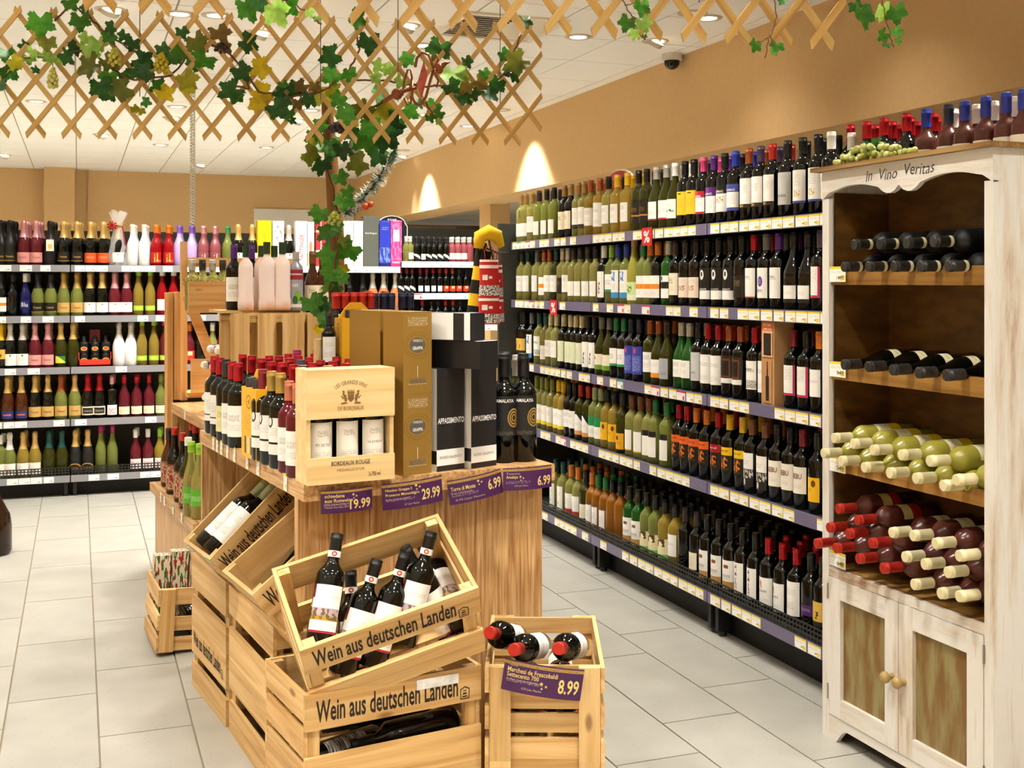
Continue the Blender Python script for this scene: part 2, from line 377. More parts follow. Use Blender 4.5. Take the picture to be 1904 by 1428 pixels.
# unseen downlights added over the rest of the ceiling to brighten the room
GRID = [(x, y) for x in (-6, -4.3, -2.6, -.9, .9, 2.6) for y in (-4, -2.3, -.6, 1.2)] + [(-.6, 3.0), (1.2, 2.6), (-.7, 4.9), (1.7, 4.4), (1.5, 6.3), (-2.4, 3.2), (-2.4, 5.4), (-.9, 7.1), (3.2, 2.9), (.6, 7.6), (2.3, 8.0), (-4.3, 3.2), (-4.3, 5.4), (-6, 3.2), (-6, 5.4), (-2.6, 7.6), (-4.3, 7.6), (-6, 8)] + [(x, y) for x in (-5.6, -3.4) for y in (10.5, 13, 16)]
for k, (x, y) in enumerate(GRID):
    t = thing('ceiling_downlight', 'round ceiling downlight added to light the shop floor outside the picture', 'downlight', (x, y, ZC), group='recessed ceiling downlights')
    obj('rim', ring, t); obj('reflector', refl, t); obj('lens', lens, t)
    spot_at('lamp', (0, 0, -.03), t, SPOT_W * (2.6 if y > 9 else .75 if y > 4.5 and x < 1.2 else 1.2))
# wall washers that throw the scallops on the bulkhead
for k, (x, y, e, sz) in enumerate([(XW - .34, onx(992, XW), 200, 84), (XW - .34, onx(797, XW), 200, 84), (XW - .6, onx(1440, XW), 18, 110), (XW - .6, onx(1700, XW), 14, 110)]):
    t = thing('wall_washer', ['small wall washer throwing the bright cone above the white wines', 'small wall washer making the far light cone', 'small wall washer above the red wine end', 'small wall washer above the white cabinet'][k], 'downlight', (x, y, ZC))
    obj('rim', ring, t)
    spot_at('lamp', (0, 0, -.03), t, e, aim=(.16, 0, -1), size=sz, blend=.55 if k < 2 else 1.)
# ------------------------------------------------------------------ bottles
GL = {'d': ('dark', mat('glass_dark', '#060704', .06, spec=.5)), 'k': ('black matte', mat('glass_black_matte', '#141414', .35)),
      'o': ('olive', mat('glass_olive', '#4a4a12', .08, trans=.55, ior=1.36)), 'w': ('pale yellow', mat('glass_pale', '#e0da78', .08, trans=.72, ior=1.3)),
      'g': ('light green', mat('glass_green_light', '#bcc662', .08, trans=.7, ior=1.3)), 'y': ('golden', mat('glass_gold', '#e6c452', .08, trans=.7, ior=1.3)),
      'a': ('amber', mat('glass_amber', '#c47a1c', .08, trans=.55, ior=1.35)), 'e': ('emerald', mat('glass_emerald', '#2a6b22', .08, trans=.5, ior=1.36)),
      'r': ('dark pink', mat('glass_rose', '#7d2430', .08, trans=.45, ior=1.36)), 'R': ('bright red', mat('glass_red', '#b5121b', .08, trans=.4, ior=1.36)),
      'f': ('frosted green', mat('glass_frost_green', '#c2b94a', .25, trans=.4)), 'b': ('blue', mat('glass_blue', '#0b1550', .06, trans=.2)),
      'W': ('white', mat('glass_white', '#f2f0ec', .25)), 'l': ('lilac', mat('glass_lilac', '#b9a0d6', .3)), 'm': ('mauve', mat('glass_mauve', '#8d4a4f', .25)),
      'p': ('peach', mat('glass_peach', '#d98a5a', .1, trans=.3)), 'n': ('brown', mat('glass_brown', '#5a2a0c', .08, trans=.4)), 'c': ('clear', mat('glass_clear', '#f4f1e2', .03, trans=.9, ior=1.3)),
      'q': ('dusky pink', mat('glass_dusky', '#6e3a30', .22, trans=.35, ior=1.36)), 'P': ('pink', mat('glass_pink', '#c4616a', .1, trans=.35))}
CAPC = {'black': '#101010', 'dark': '#2c2a28', 'red': '#b01420', 'bred': '#bf3328', 'tan': '#a8814a', 'gold': '#b39247', 'copper': '#a8562a', 'white': '#ece9e2', 'silver': '#b9b7ae', 'grey': '#6d6f6a', 'green': '#1f7a3c', 'lime': '#8fc22c', 'teal': '#164a46', 'blue': '#2338a8', 'navy': '#1a2340',
        'purple': '#54237a', 'plum': '#4a3a55', 'pink': '#d23c78', 'yellow': '#e8b81e', 'orange': '#d9781e', 'cream': '#dacfa2', 'olive': '#7d8230', 'brown': '#7d4a28', 'rosefoil': '#dd9aa0', 'magenta': '#a3145c', 'goldtop': '#15140f', 'salmon': '#d07a5a', 'sage': '#a7b184', 'goldfoil': '#d8b36a', 'silverfoil': '#cfcac0', 'peachfoil': '#e3b184', 'violet': '#7c58b8', 'greenfoil': '#3c8a4a', 'darkred': '#7d1620'}
def capm(c): return mat('cap_' + c, CAPC[c], .32 if c not in ('black', 'dark', 'cream', 'white') else .4, .45 if c in ('gold', 'goldfoil', 'copper', 'silver', 'silverfoil', 'rosefoil', 'red', 'bred', 'salmon') else .05)
GOLDTOP = mat('cap_gold_disc', '#d6b45a', .3, .6)
def shoulder(r0, z0, r1, z1, n=6, bias=1.):
    out = []
    for k in range(1, n + 1):
        t = k / n; s = (1 - math.cos(math.pi * t)) / 2
        out.append((r0 + (r1 - r0) * (s ** bias), z0 + (z1 - z0) * t))
    return out
PROF = {  # height, body radius, list of profile points, neck radius, cap bottom z
 'bx': (.300, .0375, [(.033, 0), (.0375, .006), (.0375, .190)] + shoulder(.0375, .190, .0145, .232, 6) + [(.0140, .296)], .0145, .236),
 'bg': (.300, .0405, [(.036, 0), (.0405, .006), (.0405, .135)] + shoulder(.0405, .135, .0150, .232, 7) + [(.0140, .296)], .0150, .240),
 'rs': (.335, .0375, [(.033, 0), (.0375, .006), (.0375, .150)] + shoulder(.0375, .150, .0150, .270, 7) + [(.0138, .331)], .0148, .285),
 'sp': (.315, .0440, [(.039, 0), (.0440, .008), (.0440, .130)] + shoulder(.0440, .130, .0170, .245, 7) + [(.0150, .296)], .0165, .185),
 'mn': (.200, .0280, [(.025, 0), (.0280, .005), (.0280, .118)] + shoulder(.0280, .118, .0120, .150, 5) + [(.0115, .197)], .0120, .158),
 'gw': (.330, .0430, [(.039, 0), (.0430, .006), (.0430, .160)] + shoulder(.0430, .160, .0160, .245, 6) + [(.0150, .326)], .0155, .292),
}
BC = {}
NSEG = 16
def body_mesh(kind, glass):
    k = ('b', kind, glass)
    if k not in BC:
        h, R, pr, rn, cz = PROF[kind]
        BC[k] = MB().disc(pr[0][0], 0, NSEG, False).lathe([pr], NSEG).disc(pr[-1][0], pr[-1][1], NSEG, True).mesh('bottle_body', GL[glass][1])
    return BC[k]
def cap_mesh(kind, c):
    k = ('c', kind, c)
    if k not in BC:
        h, R, pr, rn, cz = PROF[kind]; mb = MB(); mats = [capm(c)]
        if kind == 'sp':
            pts = [(r + .0012, z) for r, z in pr if z >= cz - .001]
            # ragged foil edge start, neck, wire bulge, rounded top
            pts = pts[:-1] + [(.0165, .262), (.0195, .272), (.0200, .290), (.0185, .304), (.012, .314)]
            mb.lathe([pts], NSEG).disc(.012, .314, NSEG)
        else:
            rr = rn + .0016
            mb.lathe([[(rr + .0003, cz), (rr, cz + .003), (rr, h - .019), (rr + .0009, h - .018), (rr + .0009, h - .012), (rr, h - .011), (rr, h - .0015)], [(rr, h - .0015), (rr - .002, h)]], NSEG)
            mb.disc(rr - .002, h, NSEG, True, 1 if c == 'goldtop' else 0)
            if c == 'goldtop': mats.append(GOLDTOP)
        BC[k] = mb.mesh('cap', mats)
    return BC[k]
def patch(mb, R, z0, z1, half, n=10, mi=0):
    b = len(mb.v)
    for k in range(n + 1):
        a = -math.pi / 2 - half + 2 * half * k / n
        for z in (z0, z1): mb.v.append((R * math.cos(a), R * math.sin(a), z))
    for k in range(n):
        i = b + 2 * k; u0, u1 = k / n, (k + 1) / n
        mb.face((i, i + 2, i + 3, i + 1), mi, [(u0, 0), (u1, 0), (u1, 1), (u0, 1)], True)
# label styles: z0, z1, half angle in degrees, description, print layers
WH, CR = '#f3f0e8', '#ece3c8'
tx = lambda v0, v1, c='#b4aea4', u0=.2, u1=.8, cols=44, rows=22: ('text', u0, u1, v0, v1, c, cols, rows)
LS = {
 'wl': (.035, .115, 62, 'low white label', WH, [tx(.3, .75)]), 'wm': (.055, .150, 62, 'white label', WH, [tx(.25, .45), tx(.62, .85, '#4d4a45')]),
 'wt': (.045, .170, 64, 'tall white label', WH, [tx(.12, .3), tx(.6, .75, '#4a4a4a')]), 'wk': (.045, .160, 64, 'white label', WH, [('band', 0, .2, '#2a241e'), tx(.45, .8)]),
 'cr': (.050, .150, 62, 'cream label', CR, [tx(.2, .4), ('blot', .3, .7, .5, .8, '#b29a68', 14)]), 'bk': (.045, .135, 62, 'black label', '#17140f', [tx(.5, .8, '#b08c45')]),
 'wr': (.045, .150, 62, 'white and red label', WH, [('band', 0, .08, '#a51d2c'), tx(.3, .55), ('ring', .3, .4, .08, 1.2, '#999080', .012)]), 'wg': (.045, .155, 62, 'white label with green wave', WH, [('blot', .05, .95, .35, .48, '#4b7a1f', 5), tx(.62, .8)]),
 'yl': (.055, .160, 64, 'yellow label', '#eec62f', [tx(.3, .7, '#b08a16'), ('rect', .45, .7, .88, .93, '#4a3a0a')]), 'lr': (.050, .150, 62, 'white label with red crest', WH, [('band', 0, .1, '#b52536'), ('band', .72, 1, '#b52536'), ('dot', .5, .88, .16, 1.3, '#c94a4a'), tx(.3, .6)]),
 'lp': (.050, .160, 62, 'white label with purple crest', WH, [('band', .66, 1, '#5e1f78'), ('dot', .5, .9, .16, 1.3, '#8a3fa0'), tx(.2, .55)]), 'lk': (.050, .160, 62, 'white label with black crest', WH, [('band', .7, 1, '#141210'), ('blot', .2, .8, .35, .6, '#b7a06a', 12)]),
 'lb': (.050, .160, 62, 'white label with blue crest', WH, [('band', .7, 1, '#4652a0'), ('band', 0, .12, '#4652a0'), tx(.25, .6)]), 'ws': (.055, .175, 66, 'large white label with dark foot', WH, [('band', 0, .13, '#2e2419'), ('rect', .3, .6, .03, .1, '#b08c45'), tx(.5, .78)]),
 'gy': (.050, .175, 62, 'grey label', '#c9c9c6', [tx(.1, .2), tx(.8, .9)]), 'wb': (.050, .175, 56, 'white label with blue foot', WH, [('band', 0, .07, '#3c4c90'), tx(.5, .9, u0=.25, u1=.75), ('blot', .3, .7, .2, .4, '#d9b86a', 9)]),
 'oc': (.040, .150, 60, 'black and orange label', '#15130f', [('band', .3, .36, '#c9862a'), tx(.5, .7, '#c9862a')]), 'tb': (.030, .170, 60, 'tall white and blue label', WH, [('band', 0, .2, '#3c8fd0'), ('blot', .2, .8, .6, .95, '#3a7cc4', 8), tx(.3, .5)]),
 'fl': (.020, .110, 60, 'green vineyard label', '#cfe0a0', [('band', 0, .3, '#e9edd0'), ('blot', .3, .7, .4, .8, '#4d8a2a', 8)]), 'or': (.035, .140, 62, 'orange and white label', WH, [('band', .4, .62, '#e58a1f'), tx(.1, .3)]),
 'bw': (.035, .140, 62, 'black and white label', WH, [('band', .42, .72, '#16140f'), ('dot', .5, .86, .12, 1.2, '#2a2a2a')]), 'eg': (.040, .130, 64, 'pale label with brown eagle', '#ecd9c4', [('blot', .25, .75, .35, .6, '#a0683c', 15), tx(.75, .9)]),
 'sh': (.035, .170, 60, 'white shield label', '#15140f', [('band', 0, .28, WH), ('dot', .5, .78, .16, 1.1, WH), ('dot', .5, .8, .08, 1.1, '#30302c')]), 'wp': (.045, .165, 62, 'white label with purple disc', WH, [('dot', .6, .55, .17, 1.1, '#5b2f86'), ('dot', .6, .55, .11, 1.1, '#8b6ab0'), tx(.15, .3)]),
 'wv': (.045, .165, 62, 'white label with small purple marks', WH, [('rect', .08, .22, .4, .5, '#7a3f98'), ('rect', .08, .2, .28, .36, '#7a3f98'), tx(.6, .7, '#5b4a78')]), 'wn': (.045, .165, 62, 'white label with red marks', WH, [('rect', .08, .25, .35, .43, '#b8352c'), ('rect', .08, .25, .22, .3, '#b8352c'), ('band', 0, .04, '#b8352c'), tx(.6, .7)]),
 'lo': (.030, .095, 60, 'low white label', WH, [('band', 0, .22, '#1a1712'), tx(.45, .65)]), 'wi': (.050, .165, 50, 'white label edged in pink', WH, [('band', 0, .08, '#c02a5a'), ('rect', .86, 1, 0, 1, '#c02a5a'), tx(.5, .9)]),
 'yk': (.050, .140, 62, 'yellow and black label', '#d9b04a', [('band', 0, .2, '#22201a'), ('blot', .3, .6, .3, .6, '#3a2a10', 7)]), 'gc': (.040, .155, 60, 'pale green tall label', '#dfe6c4', [tx(.2, .8, '#6a7a4a', .45, .6)]),
 'ww': (.030, .165, 52, 'white label with black figure', WH, [('blot', .35, .65, .15, .6, '#1a1a1a', 6)]), 'cg': (.030, .110, 62, 'cream and green label', CR, [('band', 0, .3, '#6f9a2c'), ('dot', .3, .75, .12, 1.2, '#2c2a20')]),
 'wgr': (.060, .150, 62, 'white label with green foot', WH, [('band', 0, .14, '#2a9a58'), tx(.4, .7, '#38414a')]), 'bl': (.035, .170, 66, 'blue label with red seal', '#3440a4', [('dot', .55, .85, .1, 1.3, '#d4402f'), tx(.1, .65, '#c8d0f0', .1, .9, 20, 18)]),
 'wo': (.035, .120, 62, 'white label with orange foot', WH, [('band', 0, .26, '#e8951e'), tx(.6, .8)]), 'gs': (.035, .130, 60, 'silver grey label', '#a9abb0', [tx(.2, .35, '#23211e', .2, .9)]),
 'br': (.060, .175, 60, 'brown framed black label', '#2a1c14', [('rect', .12, .88, .2, .9, '#6a3a1e'), ('rect', .2, .8, .28, .82, '#1c1713'), ('band', 0, .18, WH)]), 'bp': (.050, .165, 62, 'white label with engraved strip', WH, [('blot', 0, 1, .05, .33, '#3a3834', 30), tx(.6, .72, '#14120f', .1, .9)]),
 'ov': (.060, .160, 58, 'white oval label', WH, [tx(.5, .62, '#5a4a3a', .15, .85), ('dot', .3, .82, .07, 1.2, '#c9a24a')]), 'wy': (.030, .140, 60, 'white label with yellow foot', WH, [('band', 0, .18, '#e4cf2e'), tx(.5, .8)]),
 'dm': (.030, .140, 62, 'white diamond label', WH, [('diag', .9, 1.5, '#20221c'), ('band', 0, .2, '#e0955a'), tx(.45, .6)]), 'gw2': (.040, .150, 60, 'green and white label', WH, [('band', .55, 1, '#1f8a50'), tx(.2, .4)]),
 'oy': (.045, .135, 62, 'yellow label with dark seal', '#eeb514', [('dot', .7, .75, .14, 1.2, '#6a3a1a'), tx(.4, .55, '#7a4a0a', .05, .6)]), 'yo': (.020, .100, 60, 'low yellow label', '#eaa91a', [('dot', .5, .7, .14, 1.2, '#5a2f14'), tx(.3, .45, '#6a3a0a')]),
 'wc': (.030, .130, 50, 'white card label with yellow edge', WH, [('band', 0, .06, '#e5c23a'), ('rect', 0, .08, 0, 1, '#e5c23a')]), 'kw': (.030, .150, 58, 'white label with black head', WH, [('band', .78, 1, '#16150f')]),
 'kr': (.060, .165, 64, 'orange band over black label', '#13110e', [('band', .68, 1, '#e8641e'), ('blot', .15, .75, .18, .62, '#e87a1e', 6), tx(.1, .16, '#b9862a')]), 'ky': (.060, .165, 64, 'yellow band over black label', '#13110e', [('band', .68, 1, '#f0c21c'), ('blot', .15, .75, .18, .62, '#e8842a', 6), tx(.1, .16, '#b9862a')]),
 'kd': (.060, .165, 64, 'red band over black label', '#13110e', [('band', .68, 1, '#a5121f'), ('blot', .3, .75, .18, .55, '#e87a1e', 6), tx(.1, .16, '#b9862a')]), 'wph': (.030, .165, 62, 'white label over a dark photograph', '#23201c', [('band', .52, 1, WH), ('blot', 0, 1, .25, .5, '#cfcac0', 10), ('dot', .5, .13, .1, 1.5, '#e4e0d6'), tx(.65, .8)]),
 'rb': (.060, .160, 64, 'ivory label with big letters', '#ece4d2', [tx(.2, .35)]), 'tv': (.030, .165, 50, 'tall white label', WH, [('dot', .5, .3, .07, 1.5, '#4a4426'), tx(.6, .8)]),
 'wrd': (.040, .145, 60, 'white label with red foot', WH, [('band', 0, .2, '#b52a2a'), tx(.4, .75)]), 'nl': (.035, .150, 36, 'narrow white label', WH, [('band', .85, 1, '#6a4a20'), tx(.3, .6, cols=10)]),
 'wtn': (.030, .150, 62, 'white label with tan foot', WH, [('band', 0, .26, '#b98a4a'), ('rect', .4, .7, .72, .84, '#8a4a2a'), tx(.32, .5)]), 'cgn': (.030, .120, 62, 'cream label with green foot', '#efe6b8', [('band', 0, .2, '#6fc24a'), ('blot', .2, .8, .6, 1, '#5a3a1a', 5)]),
 'sq': (.035, .160, 56, 'white label with red squiggle', WH, [('blot', .42, .6, .1, .95, '#7a2a3a', 9)]), 'kn': (.035, .145, 62, 'white label with orange map', WH, [('dot', .35, .78, .1, 1.1, '#d08a2a'), ('dot', .4, .66, .06, 1.2, '#d08a2a'), tx(.12, .25)]),
 'pu': (.070, .110, 62, 'purple strip label', '#4a1f5e', [tx(.4, .7, '#d0b0e0')]), 'iv': (.045, .120, 58, 'ivory label', '#efe6c8', [tx(.2, .8)]), 'no': None, 'bb': (.05, .11, 50, 'white script label', '#0d1a5c', []),
 # sparkling
 'fk': (.030, .095, 66, 'black label with gold script', '#15140f', [('band', 0, .06, '#b08c45')]), 'fp': (.020, .090, 66, 'pink label', '#df9a92', []), 'fo': (.020, .090, 66, 'orange label', '#e0551e', [tx(.45, .65, '#f4e0c8', .2, .8), ('band', 0, .1, '#c84a18')]),
 'fg': (.025, .095, 66, 'gold label', '#c9a25a', []), 'fw': (.025, .095, 66, 'white label', WH, [tx(.45, .6), ('dot', .5, .8, .07, 1.4, '#8a5a3a')]), 'fl2': (.035, .070, 66, 'lime label', '#a8cc2a', [tx(.3, .7, '#f4f8e0')]), 'fh': (.020, .100, 60, 'white shield label', WH, [('dot', .5, .85, .08, 1.4, '#2a2620'), tx(.4, .6, '#c0b4a4')]),
 'fb': (.020, .070, 60, 'blue oval label', '#23357a', [('rect', .2, .8, .4, .6, '#d4622a')]), 'fr': (.020, .100, 66, 'red label with yellow script', '#b5121b', [tx(.1, .3, '#f4e4d0', .5, .95)]), 'fm': (.020, .100, 66, 'cream script label', '#8d4a4f', []),
 'fs': (.020, .100, 60, 'white script label', '#f4efe2', []), 'fd': (.025, .085, 62, 'cream label with dark edge', '#e7dcc0', [('rect', .1, .9, .15, .85, '#17150f'), tx(.35, .6, '#e8e2d0')]), 'fi': (.020, .075, 64, 'cream strip label', '#efe6c4', [tx(.4, .6, '#b03a3a')]), 'fx': (.03, .10, 46, 'green and yellow label', '#d8d84a', [('diag', .8, .9, '#3a7a2a'), ('band', .7, 1, '#16240f')]),
 'fz': (.02, .09, 60, 'white label with pink print', '#f7efe8', [('blot', .2, .8, .1, .7, '#d98a98', 10)]), 'fa': (.025, .09, 62, 'arched black label', '#15130f', [('ring', .5, .2, .6, 1.2, '#b9923f', .05), tx(.2, .5, '#d8b868')]),
 'di': (.03, .10, 60, 'white diagonal label', '#0f0f0b', [('diag', .8, .75, WH), ('diag', .8, 1.25, '#0f0f0b')]), 'di2': (.03, .10, 40, 'narrow white label', WH, []), 'mo': (.03, .1, 60, 'orange label', '#cc3a1e', [('rect', .3, .7, .5, .9, '#f0d8a0')]),
 # display bottles
 'gl': (.020, .190, 62, 'winter scene label', '#7a3a24', [('blot', 0, 1, .05, .95, '#c9a27a', 9), ('dot', .5, .5, .12, 1.1, '#a01a28'), ('dot', .5, .85, .1, 1.1, '#b06a4a')]), 'gn': (.060, .135, 62, 'bright green label', '#5fb02a', [tx(.3, .6, '#e8f4d8', .2, .8)]), 'bx1': (.050, .160, 62, 'white label with black line', WH, [('band', .2, .24, '#1a1814'), tx(.4, .75)]),
 'bx2': (.035, .130, 62, 'yellowed label', '#e9dfa4', [('blot', .2, .8, .55, .8, '#c4b67a', 24), tx(.2, .4)]), 'bx3': (.040, .150, 62, 'white label with sketch', WH, [('blot', .2, .8, .5, .7, '#c4bfb4', 30), tx(.2, .4)]), 'bx4': (.045, .160, 62, 'white label with round seal', WH, [('band', .28, .34, '#1a1814'), ('dot', .2, .9, .14, 1.1, '#e8e4da'), ('ring', .2, .9, .14, 1.1, '#1a1814', .03), tx(.5, .75)]),
 'pal': (.045, .165, 62, 'white label with house sketch', '#efe9df', [('blot', .3, .7, .66, .8, '#c4bcb0', 26), tx(.2, .3, '#a49c90')]), 'am': (.075, .185, 66, 'black label with gold rings', '#17181a', [('ring', .82, .45, .08, 1.0, '#b08a3a', .018), ('ring', .82, .45, .15, 1.0, '#b08a3a', .018), ('ring', .82, .45, .22, 1.0, '#b08a3a', .018), tx(.03, .12, '#8a8478')]),
 'vy': (.045, .165, 66, 'white label with vineyard picture', WH, [('band', .26, .36, '#b58f2c'), ('band', .36, .52, '#b9a3ac'), ('blot', 0, 1, .28, .5, '#6a5a3a', 8), ('band', 0, .05, '#a52036'), ('rect', 0, .09, .72, 1, '#6d1426'), tx(.68, .8, '#b9b2aa', .2, .9), tx(.1, .2, '#b9b2c4', .2, .9)]),
 'fre': (.045, .165, 64, 'white label', WH, [tx(.5, .7, '#7a4a4a')]), 'bar': (.03, .15, 70, 'back label with barcode', '#15150f', [('text', 0, .4, 0, 1, WH, 1, 60), tx(.0, 1., '#cfcabd', .5, 1., 8, 30)]), 'rho': (.045, .175, 60, 'white label', WH, [tx(.2, .4, '#a9862a', .1, .7), tx(.6, .8)]), 'ros': (.05, .16, 62, 'white label with grey sketch', '#f2ede4', [('blot', .3, .7, .45, .8, '#c0b8aa', 24), tx(.15, .3)]),
 'cab': (.10, .15, 75, 'cream band label', '#e8dfb4', [tx(.3, .6, '#3a3626', .3, .7)]), 'caby': (.06, .15, 75, 'cream and yellow label', '#efe6bc', [('band', 0, .45, '#e8d21e'), tx(.6, .9)]), 'cabr': (.08, .15, 75, 'cream and red label', '#d8c888', [('band', 0, .5, '#a01a20')]),
}
def label_mesh(kind, style):
    k = ('l', kind, style)
    if k not in BC:
        z0, z1, half, desc, bg, items = LS[style]; h, R, *_ = PROF[kind]; s = h / .3
        if kind == 'mn': z0, z1 = z0 * .62, z1 * .62
        mb = MB(); patch(mb, R + .0007, z0, min(z1, .187) if kind == 'bx' else min(z1, .15 if kind in ('rs', 'gw') else (.133 if kind in ('bg', 'sp') else .117)), math.radians(half))
        BC[k] = mb.mesh('paper_label', print_mat('label_' + style, bg, items))
    return BC[k]
NM = {'d': 'red_wine_bottle', 'k': 'dark_wine_bottle', 'r': 'rose_wine_bottle', 'R': 'red_aperitif_bottle', 'n': 'brown_bottle', 'p': 'rose_wine_bottle', 'q': 'rose_wine_bottle', 'P': 'rose_wine_bottle', 'b': 'blue_wine_bottle', 'a': 'amber_wine_bottle'}
TXL = {'kn': ('kaan', .036, .010, .092, '#2a2620'), 'kr': ('yt', .05, .011, .150, '#5a1a08'), 'ky': ('yt', .05, .011, .150, '#5a3a08'), 'kd': ('yt', .05, .011, .150, '#f0e6d8'), 'lp': ('lind', .05, .010, .132, '#f2eef4'), 'lr': ('lind', .05, .010, .128, '#f2eef4'), 'lk': ('lind', .05, .010, .136, '#e8dcc0'), 'lb': ('lind', .05, .010, .136, '#eef0fa'),
 'gy': ('horse', .05, .010, .085, '#3a3a3a'), 'wp': ('maipo', .036, .013, .075, '#7a5a98'), 'wn': ('maipo', .036, .013, .13, '#8a7a90'), 'wv': ('maipo', .036, .013, .13, '#7a5a98'), 'sh': ('estate', .05, .0075, .078, '#efece4'), 'rb': ('riebu', .052, .020, .125, '#8a6248'), 'fk': ('freix', .052, .016, .062, '#c9a550'), 'fp': ('freix', .052, .016, .056, '#7a3a3a'), 'fg': ('freix', .052, .016, .06, '#5a3a14'),
 'fr': ('il', .026, .060, .06, '#f0d020'), 'fm': ('il', .026, .055, .06, '#e8cdb0'), 'fs': ('secco', .05, .018, .05, '#3a3428'), 'bp': ('vento', .045, .011, .13, '#14120f'), 'wtn': ('canyon', .05, .010, .085, '#8a8478'), 'bb': ('blu', .042, .03, .082, '#f2f2f6')}
def bottle(kind, glass, cap, style, label, group=None, loc=None, rotz=0., M=None, name=None, cat='wine bottle', parent=None):
    name = name or ('sparkling_wine_bottle' if kind == 'sp' else NM.get(glass, 'white_wine_bottle'))
    o = obj(name, body_mesh(kind, glass), parent)
    if M is not None: o.matrix_basis = M
    else: o.location = loc; o.rotation_euler = (0, 0, rotz)
    if not parent: tag(o, label, cat, group)
    if cap: obj('foil' if kind == 'sp' else 'cap', cap_mesh(kind, cap), o)
    if style and style != 'no':
        lb_ = obj('paper_label', label_mesh(kind, style), o)
        if style in TXL:
            key, tw_, th_, zc, ink = TXL[style]; kk = ('tx', kind, style); R_ = PROF[kind][1] + .0014
            if kk not in BC: BC[kk] = text_mesh(key, tw_, th_, mat('print_' + ink[1:], ink, .6), lambda x, z: ((R_) * math.sin(x / R_ + .0), -R_ * math.cos(x / R_), z + zc + (x * .25 if key == 'il' else 0)))
            obj('lettering', BC[kk], lb_)
    return o
def gdesc(g, kind):
    return {'d': 'dark', 'k': 'matte black'}.get(g, GL[g][0])
def wordcap(label): return ' '.join(label.split()[:16])
# ------------------------------------------------------------------ shelving
DARK = mat('shelf_dark', '#1c1c1a', .5); PANEL = noisy('shelf_panel', '#33342f', '#383934', 40, .5); RAILP = mat('rail_violet', '#6a6480', .35); RAILG = mat('rail_grey', '#8d8c90', .35); RAILW = mat('rail_white', '#e9e7e4', .4)
TAGY = print_mat('price_card_yellow', '#f4f2ea', [('band', .82, 1, '#ecd23a'), tx(.5, .75, '#a8a49a', .06, .94, 14, 10), ('text', .5, .95, .08, .42, '#8a7a20', 9, 3), ('rect', .7, .95, .08, .42, '#e6cd4a')])
TAGR = print_mat('price_card_red', '#f4eeea', [('band', .82, 1, '#d8262c'), tx(.5, .75, '#a8a49a', .06, .94, 14, 10), ('rect', .72, .92, .08, .5, '#d8343a')])
TAGG = print_mat('price_card_teal', '#eef4f0', [('band', .8, 1, '#35a08a'), tx(.45, .7, '#a8a49a', .06, .94, 14, 10), ('rect', .74, .92, .08, .45, '#2f8f7c')])
TAGW = print_mat('price_card_white', '#f2f1ee', [tx(.55, .8, '#b4b1aa', .06, .6, 14, 8), ('text', .5, .92, .1, .42, '#77746c', 8, 3)])
def card_mesh(m, w, h):
    k = ('card', m.name, w, h)
    if k not in BC:
        BC[k] = MB().box(-w / 2, w / 2, -.0008, 0, 0, h).mesh('price_card', m)
    return BC[k]
def guard(L, h=.055):
    k = ('guard', round(L, 3))
    if k not in BC:
        mb = MB()
        n = int(L / .022)
        for i in range(n + 1):
            x = -L / 2 + L * i / n; mb.box(x - .0035, x + .0035, -.002, 0, 0, h)
        for i in range(4):
            z = h * i / 3; mb.box(-L / 2, L / 2, -.0025, 0, z - .0035, z + .0035)
        BC[k] = mb.mesh('mesh_guard', DARK)
    return BC[k]
def shelf_unit(label, M, L, zs, depth, rail, pattern, back_h, rh=.045, seed=0, ends=(False, False), guard_on=True):
    """local x along the shelf, -y to the customer, front edge at y=0"""
    rnd = random.Random(seed)
    u = thing('shelf_unit', label, 'shelving', M=M)
    MB().box(-L / 2, L / 2, depth, depth + .03, 0, back_h).build('back_panel', PANEL, u)
    for s in (-1, 1):
        MB().box(s * (L / 2 - .013) - .012, s * (L / 2 - .013) + .012, depth - .02, depth + .03, 0, back_h).build('upright', DARK, u)
    for k, z in enumerate(zs):
        base = k == len(zs) - 1
        sh = MB().box(-L / 2 + .002, L / 2 - .002, .012, depth, z - .03, z).build('shelf', DARK, u)
        MB().box(-L / 2 + .004, L / 2 - .004, 0, .012, z - rh, z + .003).build('price_rail', rail, sh)
        x = -L / 2 + .03
        while x < L / 2 - .07:
            w = rnd.choice((.072, .066, .078)); q = rnd.random()
            kind = pattern(rnd, k)
            if kind is None: x += rnd.choice((.05, .07, .09)); continue
            if x + w > L / 2 - .01: break
            obj('price_card', card_mesh(kind, w, rh - .004), sh, loc=(x + w / 2, -.0006, z - rh + .003)); x += w + rnd.choice((.004, .004, .012))
        if base and guard_on: obj('mesh_guard', guard(L - .02), sh, loc=(0, .004, z + .004))
    zb = zs[-1]
    MB().box(-L / 2, L / 2, .10, .13, 0, zb - .03).build('plinth', mat('plinth_black', '#0a0a09', .6), u)
    for s in (-1, 1):
        MB().box(s * (L / 2 - .03) - .012, s * (L / 2 - .03) + .012, .03, .09, .02, zb - .03).lathe([[(.018, 0), (.018, .02)]], 10, M=Matrix.Translation((s * (L / 2 - .03), .06, 0))).build('foot', DARK, u)
    return u
patR = lambda r, k: (None if r.random() < .27 else (TAGR if r.random() < .05 else TAGG if r.random() < .04 else TAGY))
patL = lambda r, k: (None if r.random() < .5 else TAGW)
